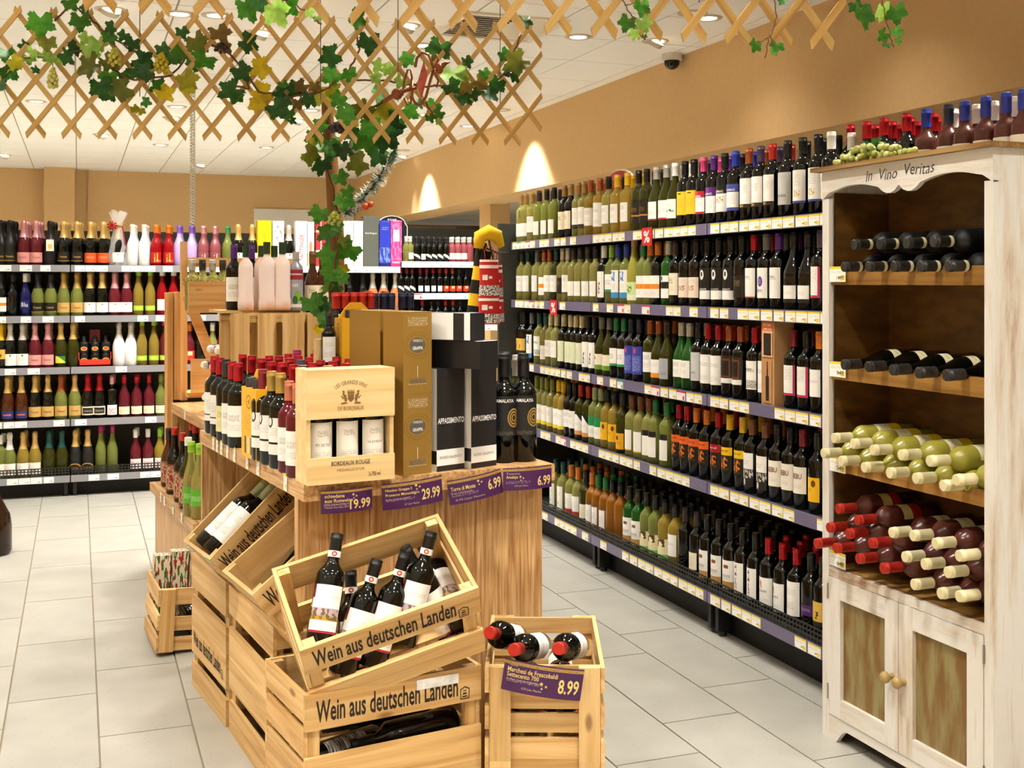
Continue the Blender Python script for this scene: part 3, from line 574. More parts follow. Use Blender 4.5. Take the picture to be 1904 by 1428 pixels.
# right wall run: front plane x = XR, runs along y
XR = 2.515
ZR = [1.753, 1.397, 1.022, .648, .184]
def MR(xf, y0, y1): return Matrix.Translation((xf, (y0 + y1) / 2, 0)) @ Matrix.Rotation(-math.pi / 2, 4, 'Z')
shelf_unit('dark wall shelving bay of mostly white wines beside the grey end panel', MR(XR, 5.56, 6.76), 1.2, ZR, .44, RAILP, patR, 1.80, seed=1)
shelf_unit('dark wall shelving bay of mixed wines with a red percent card on top', MR(XR, 4.36, 5.56), 1.2, ZR, .44, RAILP, patR, 1.80, seed=2)
shelf_unit('dark wall shelving bay of red wines next to the white cabinet', MR(XR, 3.36, 4.36), 1.0, ZR, .44, RAILP, lambda r, k: TAGY if r.random() < .85 else None, 1.80, seed=3)
YE = 3.30
shelf_unit('set back shelving bay behind the white cabinet', MR(2.625, 2.0, 3.30), 1.3, [1.79, 1.4, 1.0, .6, .184], .4, RAILP, patR, 1.84, seed=4)
ep = tag(MB().box(2.44, 3.02, 6.775, 6.80, 0, 1.87).build('end_panel', PANEL), 'tall dark grey end panel closing the wall shelving', 'shelf panel')
RD = {'top': (0, .06), 'second': (1, .06), 'third': (2, .06), 'fourth': (3, .06), 'bottom': (4, .075)}
ROWS = {
'top': "967 w tan wl|979 w tan wl|991 w tan wm|1003 g dark wl|1017 g black wl|1031 g black wl|1050 d tan cr|1062 d tan cr|1076 w tan wk|1087 w tan wk|1099 y copper wm|1116 y copper wt|1132 w black wm|1148 y yellow wm|1167 y yellow wm|1188 o black oc|1203 o black oc|1221 o silver wr bg|1240 o silver wr bg|1256 o white wg bg|1274 d black yl|1291 d black yl|1309 d pink lr|1328 d purple lp|1348 d black lk|1368 d blue lb|1393 d copper ws|1415 d plum ws|1437 d bred ws|1465 d black gy|1493 d black wb|1522 d black wb|1546 d white wm",
'second': "970 w dark wm|983 w teal wm|1000 w grey wm|1013 w copper or|1023 w copper wm|1035 o teal wm|1047 w silver bk|1057 w silver wm|1068 w dark wl|1080 w dark wl|1094 w dark wl|1109 w black wl|1124 d white ww|1138 g lime wgr|1150 g blue tb|1166 g blue tb|1180 f tan fl rs|1197 g green or|1210 g orange or|1224 d orange or|1244 e silver bw|1259 d black cr|1277 d black eg|1296 d black eg|1317 d black sh|1338 d black sh|1360 d black sh|1381 d black bk|1403 d red wn|1426 d grey wp|1449 d purple wv|1477 d black lo bg|1504 d black lo bg|1527 d plum wi",
'third': "966 d black yk|976 d black yk|990 d grey tb|1004 w teal bp|1016 w teal wl|1025 w cream wm|1036 w cream wm|1049 d cream gc|1062 d cream gc|1072 d cream gc|1083 d cream gc|1095 d black ww|1107 d black ww|1120 o grey cg bg|1134 o grey cg bg|1147 d green wgr|1161 d green wgr|1175 d navy bl|1190 d navy bl|1210 o copper wm|1226 o copper wo bg|1242 o dark gs bg|1268 e silver wm bg|1283 e silver wm bg|1300 d black gy|1318 d red wt|1337 d red wt|1357 d copper br|1378 d copper br|1405 d red bp|1427 d red wt|1476 d darkred wi|1501 d black wi|1525 d orange ov",
'fourth': "999 w olive wy|1009 w olive wy|1018 w olive wy|1028 w olive wy|1040 y yellow wy|1049 y yellow wy|1060 d black wm|1070 d black wm|1081 o bred dm|1095 o bred dm|1107 g sage gw2|1118 g sage gw2|1130 y black oy|1144 y black oy|1159 o dark yo|1176 w brown wc|1192 w brown wc|1208 w brown kw|1220 g green kw|1241 g green kw|1264 d red kr|1279 d red kr|1296 d orange kr|1315 d orange kr|1337 d red kd|1358 d yellow ky|1382 d yellow ky|1400 d brown wph|1424 d brown wph|1447 d black rb|1471 d black rb|1494 d darkred rb|1522 d goldtop oy",
'bottom': "1034 w teal tv|1048 w teal tv|1063 w orange wrd|1076 w orange wrd|1090 o black iv|1102 a orange nl|1113 a green nl|1127 a green nl|1140 a black no|1155 a black no|1172 e goldtop wtn|1188 e goldtop wtn|1204 g goldtop cgn|1220 g goldtop cgn|1238 y black cgn|1257 y black ov|1276 d dark no|1297 d dark iv|1316 d goldtop wtn|1338 d goldtop wtn|1360 d goldtop wtn|1382 d goldtop sq|1406 d goldtop sq|1430 d red kn|1456 d red kn|1482 d red rho|1509 d goldtop pu|1531 d goldtop yk"}
for shelf, spec in ROWS.items():
    ri, inset = RD[shelf]; z = ZR[ri]
    for n, it in enumerate(spec.split('|')):
        q = it.split(); px = float(q[0]); g_, cp, st = q[1:4]; kind = q[4] if len(q) > 4 else 'bx'
        X = XR + inset; y = onx(px, X); ds = LS[st][3] if LS[st] else 'no label in view'
        y = min(y, 6.72)
        bottle(kind, g_, cp, st, wordcap(f"{gdesc(g_, kind)} bottle, {ds}, {cp.replace('goldtop', 'gold-topped')} cap, {ordw(n + 1)} from end panel, {shelf} wall shelf".replace('bred', 'red')), f'front row of wine on the {shelf} wall shelf', (X, y, z), -math.pi / 2 + random.uniform(-.18, .18) + .1)
        for r in range(1, {'top': 2, 'bottom': 3}.get(shelf, 2)):
            w_ = ['directly behind', 'third in line at'][r - 1]
            bottle(kind, g_, cp, None, wordcap(f"{gdesc(g_, kind)} bottle, {cp.replace('goldtop', 'gold-topped').replace('bred', 'red')} cap, {w_} {ordw(n + 1)} place from end panel, {shelf} wall shelf"), f'back rows of wine on the {shelf} wall shelf', (X + .088 * r, y + random.uniform(-.006, .006), z), 0)
# row above and behind the cabinet
for n, it in enumerate("1582 d red|1612 d red|1644 d red|1686 d red|1722 q blue|1764 q navy|1794 q blue|1833 q blue|1871 q blue|1903 q blue".split('|')):
    q = it.split(); px = float(q[0]); X = 2.69; y = onx(px, X)
    bottle('bx', q[1], q[2], 'ros', f"{gdesc(q[1], 'bx')} bottle, {q[2]} cap, {ordw(n + 1)} along the row rising behind the cabinet top", 'bottles rising behind the white cabinet', (X, y, 1.79), -math.pi / 2 + .15)
    for r in (1, 2):
        cp2 = ('white' if n > 3 else 'red') if r == 1 else 'red'
        bottle('bx', q[1], cp2, None, f"{cp2} capped bottle {['', 'second', 'third'][r]} deep at place {ordw(n + 1)} behind the cabinet top".replace('place ' + ordw(n + 1), ordw(n + 1) + ' place'), 'bottles rising behind the white cabinet', (X + .09 * r, y - .03 * r, 1.79), 0)
# gift carton with corkscrew between the red wines
t = thing('gift_carton', 'brown gift carton with corkscrew slot standing between red wines', 'gift box', (XR + .06, onx(1446, XR + .06), ZR[2]), -math.pi / 2)
cb = mat('kraft_board', '#b98a5a', .7)
MB().box(-.045, .045, -.045, .045, 0, .36).build('carton', cb, t)
MB().box(-.035, .035, -.048, -.045, .19, .34).build('window_card', print_mat('carton_card', '#e0b080', [('rect', .12, .88, .04, .62, '#1d1a18'), ('band', .68, .96, '#cf6a35'), tx(.7, .94, '#f0dcc0', .1, .9, 12, 8)]), t)
MB().box(-.03, .03, -.0475, -.045, .01, .18).build('bottle_print', print_mat('carton_print', '#b98a5a', [('rect', .3, .7, .05, .62, '#1c100e'), ('rect', .42, .58, .6, .95, '#3a1412'), ('rect', .44, .56, .8, .96, '#8a2a1e')]), t)
# percent cards
pr = mat('sign_red', '#c4151f', .4); pwht = mat('print_white', '#f4f2ee', .5)
for px, z, lab in ((1205, ZR[0], 'red percent sign card hanging from the top wall shelf'), (1031, ZR[1], 'red percent sign card hanging from the second wall shelf')):
    t = thing('percent_sign', lab, 'price sign', (XR - .006, onx(px, XR), z - .075), -math.pi / 2)
    MB().box(-.052, .052, -.001, .0, 0, .085).build('card', pr, t); obj('lettering', text_mesh('pct', .062, .058, pwht), t, loc=(0, -.002, .042))
# red arch sign on top of shelving
t = thing('arched_sign', 'red arched topper sign with white rim behind the white wines', 'sign', (2.9, onx(1150, 2.9), ZR[0]), -math.pi / 2)
arc = lambda w, h0, h1, n=16: [(-w, 0), (w, 0)] + [(w * math.cos(math.pi * k / n), h0 + (h1 - h0) * math.sin(math.pi * k / n)) for k in range(n + 1)]
MB().prism(arc(.22, .27, .40), 0, .012).build('board', pwht, t); MB().prism(arc(.212, .27, .392), -.004, 0).build('red_face', pr, t)
# ------------------------------------------------------------------ back run (sparkling wines)
YL = 8.75
ZL = [1.627, 1.27, .909, .541, .147]
for k, (x0, x1) in enumerate(((-1.25, -.05), (-.05, 1.15), (1.15, 2.345))):
    shelf_unit(['grey back wall shelving bay of sparkling wines cut by the picture edge', 'grey back wall shelving bay with the cellophane-wrapped bottle', 'grey back wall shelving bay with boxed champagne behind the vine post'][k], Matrix.Translation(((x0 + x1) / 2, YL, 0)), x1 - x0, ZL, .45, RAILG if k < 2 else RAILW, patL, 1.89, seed=10 + k)
ZM = [1.669, 1.42, 1.17, .92, .67, .2]
shelf_unit('narrow back wall shelving bay of miniature wine bottles', Matrix.Translation((2.75, YL, 0)), .80, ZM, .4, RAILW, lambda r, k: TAGW if r.random() < .6 else TAGR if r.random() < .3 else None, 1.95, seed=20, guard_on=False)
LROWS = {
'top': "1 k black fk|18 k black fk|44 r rosefoil fp|67 r rosefoil fp|93 k black no|118 d goldfoil fk|143 d goldfoil fk|168 d goldfoil fo|192 d goldfoil fo|246 W white no bg|268 W white no bg|290 R orange fr bg|313 R orange fr bg|333 l violet no bg|356 l violet no bg|378 m rosefoil fm bg|400 m rosefoil fm bg|423 g greenfoil no bg|443 d goldfoil fh|469 d goldfoil fh|537 d silverfoil fh",
'second': "1 d black or|23 d black no bg|47 b white bb bg|70 g black fk|94 g black fk|118 g gold fg|143 g gold fg|167 d goldfoil fw|190 d goldfoil fw|213 r rosefoil fw|235 r rosefoil fw|257 y lime fl2 rs|279 y lime fl2 rs|301 R white wl rs|322 R white wl rs|345 w white wl bg|650 d black no|674 d black no|693 p silverfoil no|713 p silverfoil no|735 p silverfoil no",
'third': "1 d yellow yk|19 d silverfoil fh|42 d silverfoil fh|65 r rosefoil fp|89 r rosefoil fp|113 o goldfoil fx|136 o goldfoil no|221 W silverfoil no|243 W silverfoil no|264 y lime fl2 rs|286 y lime fl2 rs|306 r pink fl2 rs|352 r orange mo bg|372 d white no bg|395 w white no bg|412 r pink no bg|432 d red no bg",
'fourth': "14 n goldfoil fb|40 n goldfoil fb|65 d goldfoil fg|89 d goldfoil fg|113 g copper fg|139 g goldfoil fg|163 d red fd|185 d red fd|208 d rosefoil fz bx|231 r red fi bg|254 r red fi bg|277 r red fi bg|299 g olive fi bg|420 r red no bg|440 r red no bg",
'bottom': "1 g white fs bx|18 g white fs|43 y goldfoil fs|65 y goldfoil fs|91 o teal no|115 o teal no|140 k goldfoil fa|163 k goldfoil fa|187 g magenta no rs|209 g magenta no rs|252 r white fz bg|275 r white fz bg|297 y lime fz bg"}
for si, (shelf, spec) in enumerate(LROWS.items()):
    for n, it in enumerate(spec.split('|')):
        q = it.split(); px = float(q[0]); g_, cp, st = q[1:4]; kind = q[4] if len(q) > 4 else 'sp'
        Y = YL + .075; x = ony(px, Y); ds = LS[st][3] if LS[st] else 'plain front'
        bottle(kind, g_, cp, st, wordcap(f"{gdesc(g_, kind)} bottle, {ds}, {cp.replace('foil', '')} top, {ordw(n + 1)} from picture edge, {shelf} back shelf"), f'sparkling wines on the {shelf} back shelf', (x, Y, ZL[si]), random.uniform(-.1, .1), cat='sparkling wine')
        if (si in (0, 1) or n % 2 == 0) and px < 560:
            bottle(kind, g_, cp, None, wordcap(f"{gdesc(g_, kind)} bottle, {cp.replace('foil', '')} top, standing behind the {ordw(n + 1)} one on {shelf} back shelf"), f'sparkling wines on the {shelf} back shelf', (x + .015, Y + .1, ZL[si]), 0, cat='sparkling wine')
            if si == 0:
                bottle(kind, g_, cp, None, wordcap(f"{gdesc(g_, kind)} bottle, {cp.replace('foil', '')} top, third deep after the {ordw(n + 1)} one on {shelf} back shelf"), f'sparkling wines on the {shelf} back shelf', (x + .03, Y + .2, ZL[si]), 0, cat='sparkling wine')
for si, shelf in enumerate(LROWS):      # the rows run on past the picture edge
    for n in range(7):
        g_, cp, st = [('d', 'goldfoil', 'fk'), ('r', 'rosefoil', 'fp'), ('g', 'gold', 'fg'), ('d', 'silverfoil', 'fh')][(n // 2 + si) % 4]
        bottle('sp', g_, cp, st, f"{gdesc(g_, 'sp')} sparkling bottle, {ordw(n + 1)} beyond the picture edge on the {shelf} back shelf", f'sparkling wines on the {shelf} back shelf', (ony(-23 - 23 * n, YL + .075), YL + .075, ZL[si]), 0, cat='sparkling wine')
# miniature bottles
MROWS = [("755 w white no|763 w white wl|775 d dark di|786 d dark di2|797 d dark di|807 d dark di|818 d dark di|829 d dark di|841 P white wl|852 P white wl|863 P white wl|874 P white no|886 d silver no|898 d silver no", 'top'),
         ("745 d darkred di|756 d darkred di|766 d darkred di|781 d red di2|793 d red di2|805 d red di2|817 d red di2|829 d bred mo|841 d bred mo|853 d black mo|866 d black mo|880 d black no", 'second'), ("785 d red no|802 d black wl|814 d black wl|828 d red wl|842 d red wl|855 d black wl|870 d black no", 'third')]
for si, (spec, nm) in enumerate(MROWS):
    for n, it in enumerate(spec.split('|')):
        q = it.split(); Y = YL + .05; x = ony(float(q[0]), Y)
        bottle('mn', q[1], q[2], q[3], wordcap(f"miniature {gdesc(q[1], 'mn')} bottle, {q[2]} cap, {ordw(n + 1)} on {nm} shelf of miniatures".replace('bred', 'scarlet')), f'miniature bottles on the {nm} shelf', (x, Y, ZM[si]), 0, name='miniature_wine_bottle')
        if si == 0: bottle('mn', q[1], q[2], None, wordcap(f"miniature {gdesc(q[1], 'mn')} bottle, {q[2]} cap, behind the {ordw(n + 1)} on {nm} shelf of miniatures"), f'miniature bottles on the {nm} shelf', (x + .01, Y + .07, ZM[si]), 0, name='miniature_wine_bottle')
# boxed champagnes on the top back shelf
def gift_box(name, label, px0, px1, ytop, m, Y=YL + .04, depth=.09, z=ZL[0], txt=None):
    x0, x1 = ony(px0, Y), ony(px1, Y); p = at((px0 + px1) / 2, ytop, 1); d = (x0 + x1) / 2 * SA + Y * CA
    zt = CAMZ - (ytop - HY) * d / F
    t = thing(name, label, 'gift box', ((x0 + x1) / 2, Y, z)); w = x1 - x0; h = zt - z
    MB().box(-w / 2, w / 2, 0, depth, 0, h).build('carton', m, t); MB().box(-w / 2 - .001, w / 2 + .001, -.001, depth + .001, h - .012, h + .001).build('lid', m, t)
    if txt:
        key, tw_, th_, tm, zc, rot = txt
        obj('lettering', text_mesh(key, tw_, th_, tm), t, loc=(0, -.0015, h * zc), rot=(0, rot, 0))
    return t
inkd = mat('ink_dark', '#231f1c', .6); inkr = mat('ink_red', '#a03038', .6); inkw = pwht
gift_box('champagne_box', 'plain yellow champagne carton between gold-foil bottles and a white carton', 479, 505, 410, print_mat('yellow_carton', '#f2c70c', [tx(.3, .75, '#b08c10', .42, .58, 4, 20)]))
gift_box('champagne_box', 'white champagne carton with thin black line drawing', 507, 528, 411, print_mat('line_carton', '#f6f4ef', [('blot', .2, .8, .1, .9, '#8a8680', 7), ('blot', .2, .8, .1, .9, '#f6f4ef', 6.6)]))
gift_box('champagne_box', 'white champagne carton with red lettering running upward', 550, 571, 411, mat('white_carton', '#f6f4ef', .5), txt=('tait', .20, .03, inkr, .42, -math.pi / 2))
gift_box('champagne_box', 'white champagne carton showing an orange bottle drawing', 572, 584, 413, print_mat('orange_carton', '#f6f4ef', [('dot', .5, .45, .12, .5, '#d08a50'), ('band', 0, .3, '#e0c090')]))
gift_box('champagne_box', 'red gift carton with white ribbon print half hidden by vine', 588, 606, 405, print_mat('red_carton', '#d8323a', [('rect', .45, .55, 0, 1, '#f0d8d0'), ('band', .3, .34, '#f0d8d0'), ('band', .7, .74, '#f0d8d0')]))
gift_box('champagne_box', 'white carton with rows of round print right of the vine post', 640, 657, 411, print_mat('round_carton', '#f8f6f2', [('band', .63, .66, '#d0c8b8'), ('band', .3, .33, '#d0c8b8')]))
gift_box('champagne_box', 'second white carton with round print beside the grey carton', 658, 675, 411, print_mat('round_carton2', '#f8f6f2', [('ring', .5, .2, .12, .6, '#d6c9a0', .02), ('band', .63, .66, '#d0c8b8')]))
gift_box('champagne_box', 'tall grey champagne carton with white script', 676, 704, 402, mat('grey_carton', '#5c6058', .55), txt=('dom', .09, .018, inkw, .66, 0))
gift_box('champagne_box', 'bright blue champagne carton with pale skyline', 706, 726, 410, print_mat('blue_carton', '#2c3bb8', [('blot', 0, 1, .1, .42, '#7f9bd8', 5), ('band', .02, .08, '#1a2470'), tx(.8, .86, '#c8d0f0')]))
gift_box('champagne_box', 'hot pink champagne carton with white square', 727, 747, 410, print_mat('pink_carton', '#e83c8c', [('rect', .22, .78, .55, .8, '#f8f0f4'), ('blot', 0, 1, .15, .95, '#f47ab0', 5), ('rect', .22, .78, .55, .8, '#f8f0f4')]), txt=('pomm', .066, .016, inkw, .1, 0))
# cellophane-wrapped bottle with red bow
Y = YL + .07; x = ony(219, Y)
wr = thing('wrapped_gift_bottle', 'bottle wrapped in clear cellophane tied with a red bow', 'gift bottle', (x, Y, ZL[0]))
obj('bottle_body', body_mesh('sp', 'd'), wr); obj('foil', cap_mesh('sp', 'goldfoil'), wr); obj('paper_label', label_mesh('sp', 'fw'), wr)
cel = mat('cellophane', '#ffffff', .12, trans=.0, alpha=.28, spec=.9)
mb = MB(); rr = random.Random(3); rings = []
for z, r in ((0, .058), (.06, .062), (.13, .058), (.2, .042), (.25, .03), (.285, .024), (.32, .04), (.36, .056), (.39, .062)):
    b = len(mb.v); rings.append(b)
    for k in range(20):
        a = 2 * math.pi * k / 20; q = r * (1 + .14 * math.sin(k * 5.1 + z * 30) + rr.uniform(-.05, .05)); mb.v.append((q * math.cos(a), q * .7 * math.sin(a), z + (rr.uniform(-.012, .012) if z > .38 else 0)))
for a, b in zip(rings, rings[1:]):
    for k in range(20): mb.face((a + k, a + (k + 1) % 20, b + (k + 1) % 20, b + k), 0)
mb.build('cellophane_wrap', cel, wr)
mb = MB()
for k in range(9):
    a = 2 * math.pi * k / 9; c = Vector((-.04, -.035, .285)); e = Vector((math.cos(a) * .03, -.01, math.sin(a) * .03))
    mb.tube([c, c + e * .6 + Vector((0, -.012, 0)), c + e, c + e * .5], [.003, .008, .006, .003], 5)
mb.tube([(-.03, -.03, .28), (0, -.032, .285), (.028, -.02, .28), (.035, .0, .26), (.045, -.02, .18), (.05, -.03, .1)], .0045, 5)
mb.build('bow', mat('ribbon_red', '#b01a22', .3), wr)
# neck tag on the matte black bottle
tt = tag(MB().box(-.025, .025, -.002, 0, 0, .08).build('neck_tag', print_mat('neck_tag', '#f4efe2', [('rect', .2, .8, .2, .6, '#e0c070')])), 'white neck tag hanging on a matte black bottle', 'tag'); tt.location = (ony(93, YL + .03), YL + .022, ZL[0] + .1)
# beer multipack
x0, x1 = ony(146, YL + .03), ony(207, YL + .03)
pk = thing('beer_multipack', 'red cardboard tray of small dark bottles on the third back shelf', 'beer pack', ((x0 + x1) / 2, YL + .04, ZL[2])); w = (x1 - x0)
mb = MB(); mb.box(-w / 2, w / 2, 0, .16, 0, .012)
for a in ((-w / 2, w / 2, 0, .006, 0, .05), (-w / 2, w / 2, .154, .16, 0, .05), (-w / 2, -w / 2 + .006, 0, .16, 0, .1), (w / 2 - .006, w / 2, 0, .16, 0, .1)): mb.box(*a)
mb.build('tray', mat('tray_red', '#d43a24', .5), pk)
for i in range(3):
    for j in range(2):
        for lv in range(2):
            b = obj('small_bottle', body_mesh('mn', 'k'), pk, loc=(-w / 2 + w * (i + .5) / 3, .04 + j * .075, .012 + lv * .08)); b.scale = (1.15, 1.15, .62)
            obj('paper_label', MB().box(-.022, .022, -.0345, -.033, .03, .085).mesh('paper_label', print_mat('beer_label', '#171410', [('dot', .5, .5, .3, 1, '#c84a1c'), ('ring', .5, .5, .36, 1, '#e0c060', .05)])), b)
obj('display_card', MB().box(-.035, .035, .06, .063, .16, .26).mesh('display_card', mat('card_dark_red', '#6a1218', .5)), pk)
# ------------------------------------------------------------------ wooden display tables
OAK = wood('display_oak', '#9c6d3c', '#c69862', '#e0bd8a', axis=2, scale=3.0, rough=.42, vary=.05, bump=.1)
OAKX = wood('display_oak_top', '#9c6d3c', '#c69862', '#e0bd8a', axis=1, scale=2.4, rough=.42, vary=.05, bump=.1)
PINE = wood('crate_pine', '#b88a4e', '#d2a96c', '#e3c188', axis=0, scale=1.1, rough=.55, vary=.10)
INK = mat('crate_ink', '#2a1a0c', .7)
RZ = lambda a: Matrix.Rotation(math.radians(a), 4, 'Z')
TR = lambda *v: Matrix.Translation(v[0] if len(v) == 1 else v)
def ray_plane(px, py, P, N):
    d = at(px, py, 1.) - Vector((0, 0, CAMZ)); o = Vector((0, 0, CAMZ)); N = Vector(N)
    return o + d * ((Vector(P) - o).dot(N) / d.dot(N))
ZT = .94
MG = TR(.59, 3.243, 0) @ RZ(6.5)
def pxof(P):
    d = P.x * SA + P.y * CA; return CX + F * (P.x * CA - P.y * SA) / d
def b_for(M, a, px, lo=-.5, hi=3.):
    for _ in range(50):
        mid = (lo + hi) / 2
        if pxof(M @ Vector((a, mid, 0))) > px: lo = mid
        else: hi = mid
    return lo
g1 = thing('display_table', 'rustic wooden display table carrying the wooden three-bottle box', 'display table', M=MG)
GW, GD = .80, 1.35
MB().box(0, GW, 0, GD, ZT - .05, ZT).build('table_top', OAKX, g1)
fp = obj('front_panel', None, g1)
for k, (a0, a1) in enumerate(((.018, .215), (.217, .42), (.422, GW - .012))):
    MB().box(a0, a1, .06, .085, 0, ZT - .05).build('board', OAK, fp)
MB().box(.0, .02, .052, .09, 0, ZT - .05).build('corner_post', OAK, g1)
MB().box(.372, .39, .085, GD - .04, 0, ZT - .05).build('inner_panel', OAK, g1)
MB().box(0, .372, GD - .04, GD - .015, 0, ZT - .05).build('end_panel', OAK, g1)
MB().box(GW - .02, GW, .085, GD - .015, 0, ZT - .05).build('side_panel', OAK, g1)
for px in (398, 405, 413, 424, 437, 461, 481, 532):
    b = b_for(MG, 0, px); obj('price_card', card_mesh(TAGY, .034, .05), g1, loc=(-.002, b, ZT - .046), rot=(0, 0, -math.pi / 2))
# second table behind, with low ledge
MG2 = TR(.58, 5.25, 0) @ RZ(5.5)
g2 = thing('display_table', 'rustic wooden display table with low ledge behind the crates', 'display table', M=MG2)
MB().box(0, 1.0, 0, 1.2, .814, .864).build('table_top', OAKX, g2)
MB().box(-.11, 1.0, 0, 1.2, .405, .45).build('low_shelf', OAKX, g2)
MB().box(-.085, -.06, 0.0, 1.18, 0, .405).build('side_panel', OAK, g2)
MB().box(.2, .22, .02, 1.18, .45, .814).build('inner_panel', OAK, g2)
for b0 in (0, 1.155): MB().box(0 if b0 else -.06, 1.0, b0, b0 + .03, 0, .814 if b0 else .405).build('end_panel', OAK, g2)
MB().box(.0, .03, 1.15, 1.19, .45, .814).build('corner_post', OAK, g2)
for a, z, px, m in ((-.112, .408, 299, TAGW), (-.112, .408, 306, TAGW), (-.112, .408, 322, TAGG), (-.112, .408, 338, TAGW), (-.002, .818, 344, TAGW), (-.002, .818, 382, TAGG)):
    obj('price_card', card_mesh(m, .034, .045), g2, loc=(a, b_for(MG2, a, px), z), rot=(0, 0, -math.pi / 2))
# ------------------------------------------------------------------ crates
def slat_mesh(l, t, h, m=None):
    k = ('slat', round(l, 4), round(t, 4), round(h, 4), (m or PINE).name)
    if k not in BC: BC[k] = MB().box(-l / 2, l / 2, -t / 2, t / 2, -h / 2, h / 2).mesh('slat', m or PINE)
    return BC[k]
def emblem(m):
    if 'emblem' not in BC:
        mb = MB()
        P = [(-.013, -.015), (.013, -.015), (.014, .012), (0, .019), (-.014, .012)]; Q = [(x * .82, z * .82) for x, z in P]; b = len(mb.v)
        mb.v += [(x, 0, z) for x, z in P] + [(x, 0, z) for x, z in Q]
        for k in range(5): mb.face((b + k, b + (k + 1) % 5, b + 5 + (k + 1) % 5, b + 5 + k))
        for s in ((-.008, -.010, .008, -.006), (-.007, -.003, .006, .002), (-.006, .005, .006, .008)):
            b = len(mb.v); mb.v += [(s[0], 0, s[1]), (s[2], 0, s[1] + .001), (s[2] - .002, 0, s[3]), (s[0] + .002, 0, s[3])]; mb.face((b, b + 1, b + 2, b + 3))
        BC['emblem'] = mb.mesh('emblem', m)
    return BC['emblem']
def crate(label, M, L=.5, W=.33, H=.246, long=((.0, .09), (.156, .246)), ends=((0, .07), (.088, .158), (.176, .246)), text=(), battens='in', t=.011, name='wooden_crate'):
    c = thing(name, label, 'wooden crate', M=M)
    for s in (-1, 1):
        for k, (z0, z1) in enumerate(long):
            sl = obj('slat', slat_mesh(L, t, z1 - z0), c, loc=(0, s * (W / 2 - t / 2), (z0 + z1) / 2))
            if k == len(long) - 1 and s in text:
                q = obj('lettering', text_mesh('wein', L * .80, .054, INK), sl, loc=(-.02 * s * -1, s * (t / 2 + .0006), .0), rot=(0, 0, 0 if s < 0 else math.pi))
                obj('emblem', emblem(INK), sl, loc=(L * .40 * -s, s * (t / 2 + .0006), -.022), rot=(0, 0, 0 if s < 0 else math.pi))
        bx = .018 if battens == 'out' else 0
        for z0, z1 in ends:
            obj('end_slat', slat_mesh(W - 2 * t, t, z1 - z0), c, loc=(s * (L / 2 - t / 2 - bx), 0, (z0 + z1) / 2), rot=(0, 0, math.pi / 2))
        for s2 in (-1, 1):
            if battens == 'in': obj('batten', slat_mesh(H - .004, .022, .03), c, loc=(s * (L / 2 - t - .016), s2 * (W / 2 - t - .012), H / 2), rot=(0, math.pi / 2, 0))
            else: obj('batten', slat_mesh(H, .056, .018), c, loc=(s * (L / 2 - .009), s2 * (W / 2 - t - .029), H / 2), rot=(0, math.pi / 2, 0))
    n = 4
    for k in range(n):
        y = (W - 2 * t) * ((k + .5) / n - .5); obj('base_slat', slat_mesh(L - 2 * t - .04, t * .8, (W - 2 * t) / n * .8), c, loc=(0, y, t / 2 + .001), rot=(math.pi / 2, 0, 0))
    return c
def corner_M(world, local, ang, z=0.):
    R_ = RZ(ang); return TR(world[0], world[1], z) @ R_ @ TR(-local[0], -local[1], 0)
L1_, W1_ = .485, .325
crate('lettered wooden crate right under the tilted crate, half of its print torn off', corner_M((.519, 2.838), (-L1_ / 2, -W1_ / 2), 8.5, .246), L1_, W1_, text=(-1,))
crate('lowest wooden crate in the front stack, cut by the picture bottom', corner_M((.519, 2.838), (-L1_ / 2, -W1_ / 2), 8.5, 0), L1_, W1_, text=(-1,))
st = tag(MB().box(-.06, .06, -.001, 0, -.012, .014).build('torn_sticker', noisy('sticker_paper', '#e9e6e0', '#c9c6c0', 40, .6)), 'torn white paper sticker over the print of the crate', 'sticker')
st.matrix_basis = corner_M((.519, 2.838), (-L1_ / 2, -W1_ / 2), 8.5, .246) @ TR(.115, -W1_ / 2 - .0012, .222)
RL, RW = .485, .315
for z, lb in ((.246, 'pale slatted crate of red-capped bottles beside the aisle'), (0, 'pale slatted crate under the crate of red-capped bottles')):
    crate(lb, corner_M((1.0, 2.885), (-RL / 2, RW / 2), 68.5, z), RL, RW, long=((0, .06), (.085, .145), (.18, .246)), ends=((.0, .055), (.07, .12), (.132, .18), (.20, .246)), battens='out')
LNL, LFL = .545, .49
for z, lb in ((.246, 'upper crate of the near side stack below the table edge'), (0, 'lower crate of the near side stack standing on the floor')):
    crate(lb, corner_M((.537, 3.446), (-LNL / 2, W1_ / 2), 96.6, z), LNL, W1_, long=((.0, .105), (.15, .246)))
for z, lb, tx_ in ((.246, 'upper crate of the far side stack under the tilted crate of dark bottles', ()), (0, 'lower lettered crate of the far side stack on the floor', (1,))):
    crate(lb, corner_M((.468, 4.02), (-LFL / 2, W1_ / 2), 98., z), LFL, W1_, long=((.0, .09), (.125, .246)), text=tx_)
MT1 = TR(.668, 4.03, .5685) @ RZ(10) @ Matrix.Rotation(math.radians(-43.4), 4, 'Y')
t1c = crate('tilted lettered crate leaning under the table with two pale-capped bottles', MT1, .38, .32, text=(-1,))
for y_ in (.11, -.12): obj('price_card', card_mesh(TAGG, .05, .045), t1c, loc=(-.1915, y_, .205), rot=(0, 0, -math.pi / 2))
MT2 = TR(.748, 3.53, .551) @ RZ(8.3) @ Matrix.Rotation(math.radians(-37), 4, 'Y')
crate('nearly empty tilted crate leaning between the table and front crates', MT2, .42, .32, text=(-1,))
MC2 = TR(.76, 3.007, .555) @ RZ(math.degrees(-.04)) @ Matrix.Rotation(-.255, 4, 'Y') @ Matrix.Rotation(.485, 4, 'X')
